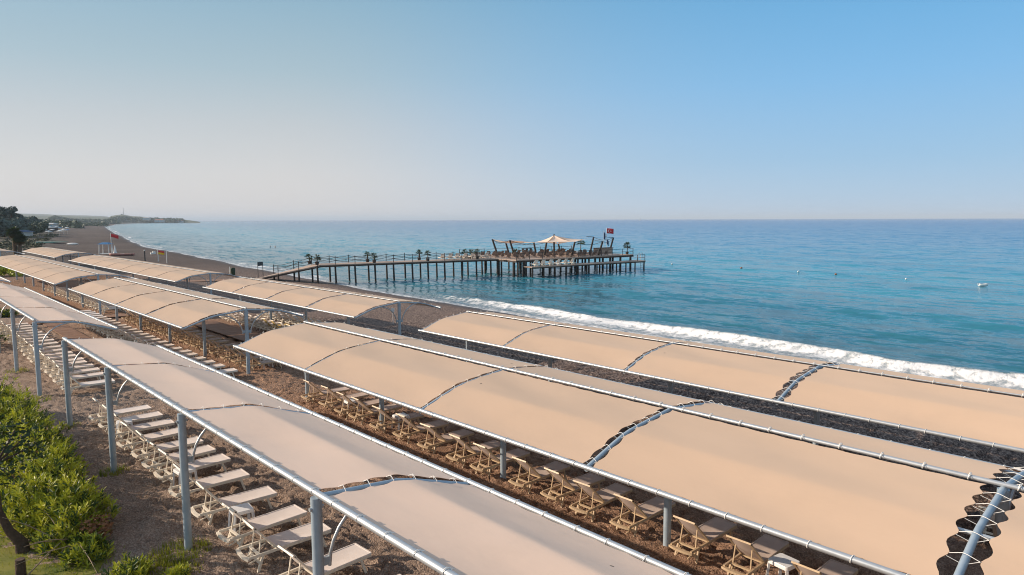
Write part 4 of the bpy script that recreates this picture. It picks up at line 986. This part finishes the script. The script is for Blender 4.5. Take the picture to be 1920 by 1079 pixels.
for x, y, lab in ((11.3, 104, 'sunlit yellow-green bush below the long canopy at the left edge'), (13.2, 119, 'sunlit bush farther back below the long canopy at the left edge')):
    t = thing('round_bush', lab, 'bush', (x, y, 0), 0); g = MB()
    for _ in range(8): blob_leaves(g, Vector((jr(2.2), jr(2.2), random.uniform(.5, 1.3))), 1.1, 120, .22)
    g.build('foliage', M['leaf_young'], t)
# crooked tree
t = thing('crooked_tree', 'small tree with a bent dark trunk at the lower left edge', 'tree', (1.78, 17.0, 0))
pts = [(0.05, -.02, -.1), (0.02, 0, .25), (-.16, .05, .55), (-.30, .10, 1.0), (-.32, .12, 1.6), (-.28, .10, 2.2), (-.20, .15, 2.9)]
MB().tube(pts, [.15, .12, .085, .07, .065, .055, .04], 9).build('trunk', M['bark'], t)
g = MB(); lb = MB()
for k in range(9):
    a_ = k*.7; c = Vector((-.3+.55*math.cos(a_), .1+.6*math.sin(a_), 2.2+.35*math.sin(k*1.7))); lb.tube([(-.28, .10, 2.0), tuple(c)], [.03, .012], 5); blob_leaves(g, c, .38, 60, .05)
lb.build('limbs', M['bark'], t); g.build('crown', M['leaf_dark'], t)
o = MB().tube([(0, 0, -.1), (0.01, 0, .42)], [.10, .085], 9).build('tree_stump', M['bark'], None, (1.62, 15.75, 0)); tag(o, 'short sawn stump on the lawn in the bottom left corner', 'stump')
g = MB()
for k in range(9):
    p = Vector((2.5+jr(.3), 16.0+jr(.4), .4)); d = Vector((jr(1), jr(1), random.uniform(-.2, .5))).normalized(); g.tube([p, p+d*.6+Vector((0, 0, .05)), p+d*1.1], [.01, .008, .004], 4)
g.tube([(1.7, 15.6, .1), (2.1, 15.9, .3), (2.6, 16.3, .45)], [.015, .012, .008], 5)
o = g.build('dry_branches', M['twig']); tag(o, 'bare pale branches sprawling over the oleanders near the bottom left', 'branches')
t = thing('dead_shrub', 'withered brown shrub between the green bushes near the bottom left', 'shrub', (3.0, 16.2, .0)); g = MB()
blob_leaves(g, Vector((0, 0, .45)), .38, 260, .05); g.build('foliage', M['dry_leaf'], t); MB().tube([(0, 0, 0), (0, 0, .5)], .02, 5).build('stem', M['twig'], t)
# grass
g = MB()
for _ in range(15000):
    y = random.uniform(13.2, 24); x = random.uniform(.9, 3.5-.0)
    if x < y*.05 or x > 2.9+.35*math.sin(y*2.1)+jr(.25): continue
    L = random.uniform(.05, .13); a_ = random.uniform(0, 6.283); dx, dy = math.cos(a_)*.012, math.sin(a_)*.012; lx, ly = jr(.05), jr(.05)
    g.add([(x-dx, y-dy, .02), (x+dx, y+dy, .02), (x+lx, y+ly, L)], [(0, 1, 2)])
for (cx, cy, rr, n_) in ((4.39, 20.76, .35, 260), (4.2, 14.6, .6, 700), (4.39, 26.5, .3, 160), (3.6, 13.9, .8, 900), (3.3, 33, .9, 500), (4.0, 31.5, .7, 200), (4.4, 38.1, .5, 150)):
    for _ in range(n_):
        a_ = random.uniform(0, 6.283); r_ = rr*math.sqrt(random.random()); x, y = cx+r_*math.cos(a_), cy+r_*math.sin(a_); L = random.uniform(.08, .22)
        g.add([(x-.01, y-.01, .0), (x+.012, y+.008, .0), (x+jr(.06), y+jr(.06), L)], [(0, 1, 2)])
o = g.build('lawn_grass', M['grass']); tag(o, kind='stuff')
rows = []
for i in range(24):
    y = 12.5+i*.55; rows.append([(x_, y, .055+.02*math.sin(x_*3+y)) for x_ in [.2+(2.75+.3*math.sin(y*2.1)-.2)*j/8 for j in range(9)]])
o = MB().grid(rows).build('lawn', mat('lawn', (.09, .125, .012), .9, var=(.24, .21, .035), vscale=1.3)); tag(o, kind='structure')
# ---------------------------------------------------------------- haze
HZ = True
if HZ:
    g = MB().box((12000, 14000, 28), (32000, 44000, 84)); 
    m = bpy.data.materials.new('haze'); m.use_nodes = True; nt = m.node_tree; nt.nodes.remove(nt.nodes['Principled BSDF'])
    v = nt.nodes.new('ShaderNodeVolumePrincipled'); v.inputs['Color'].default_value = (.74, .86, 1, 1); v.inputs['Density'].default_value = .00013; v.inputs['Anisotropy'].default_value = 0
    nt.links.new(v.outputs[0], nt.nodes['Material Output'].inputs['Volume'])
    o = g.build('haze', m); tag(o, kind='stuff')
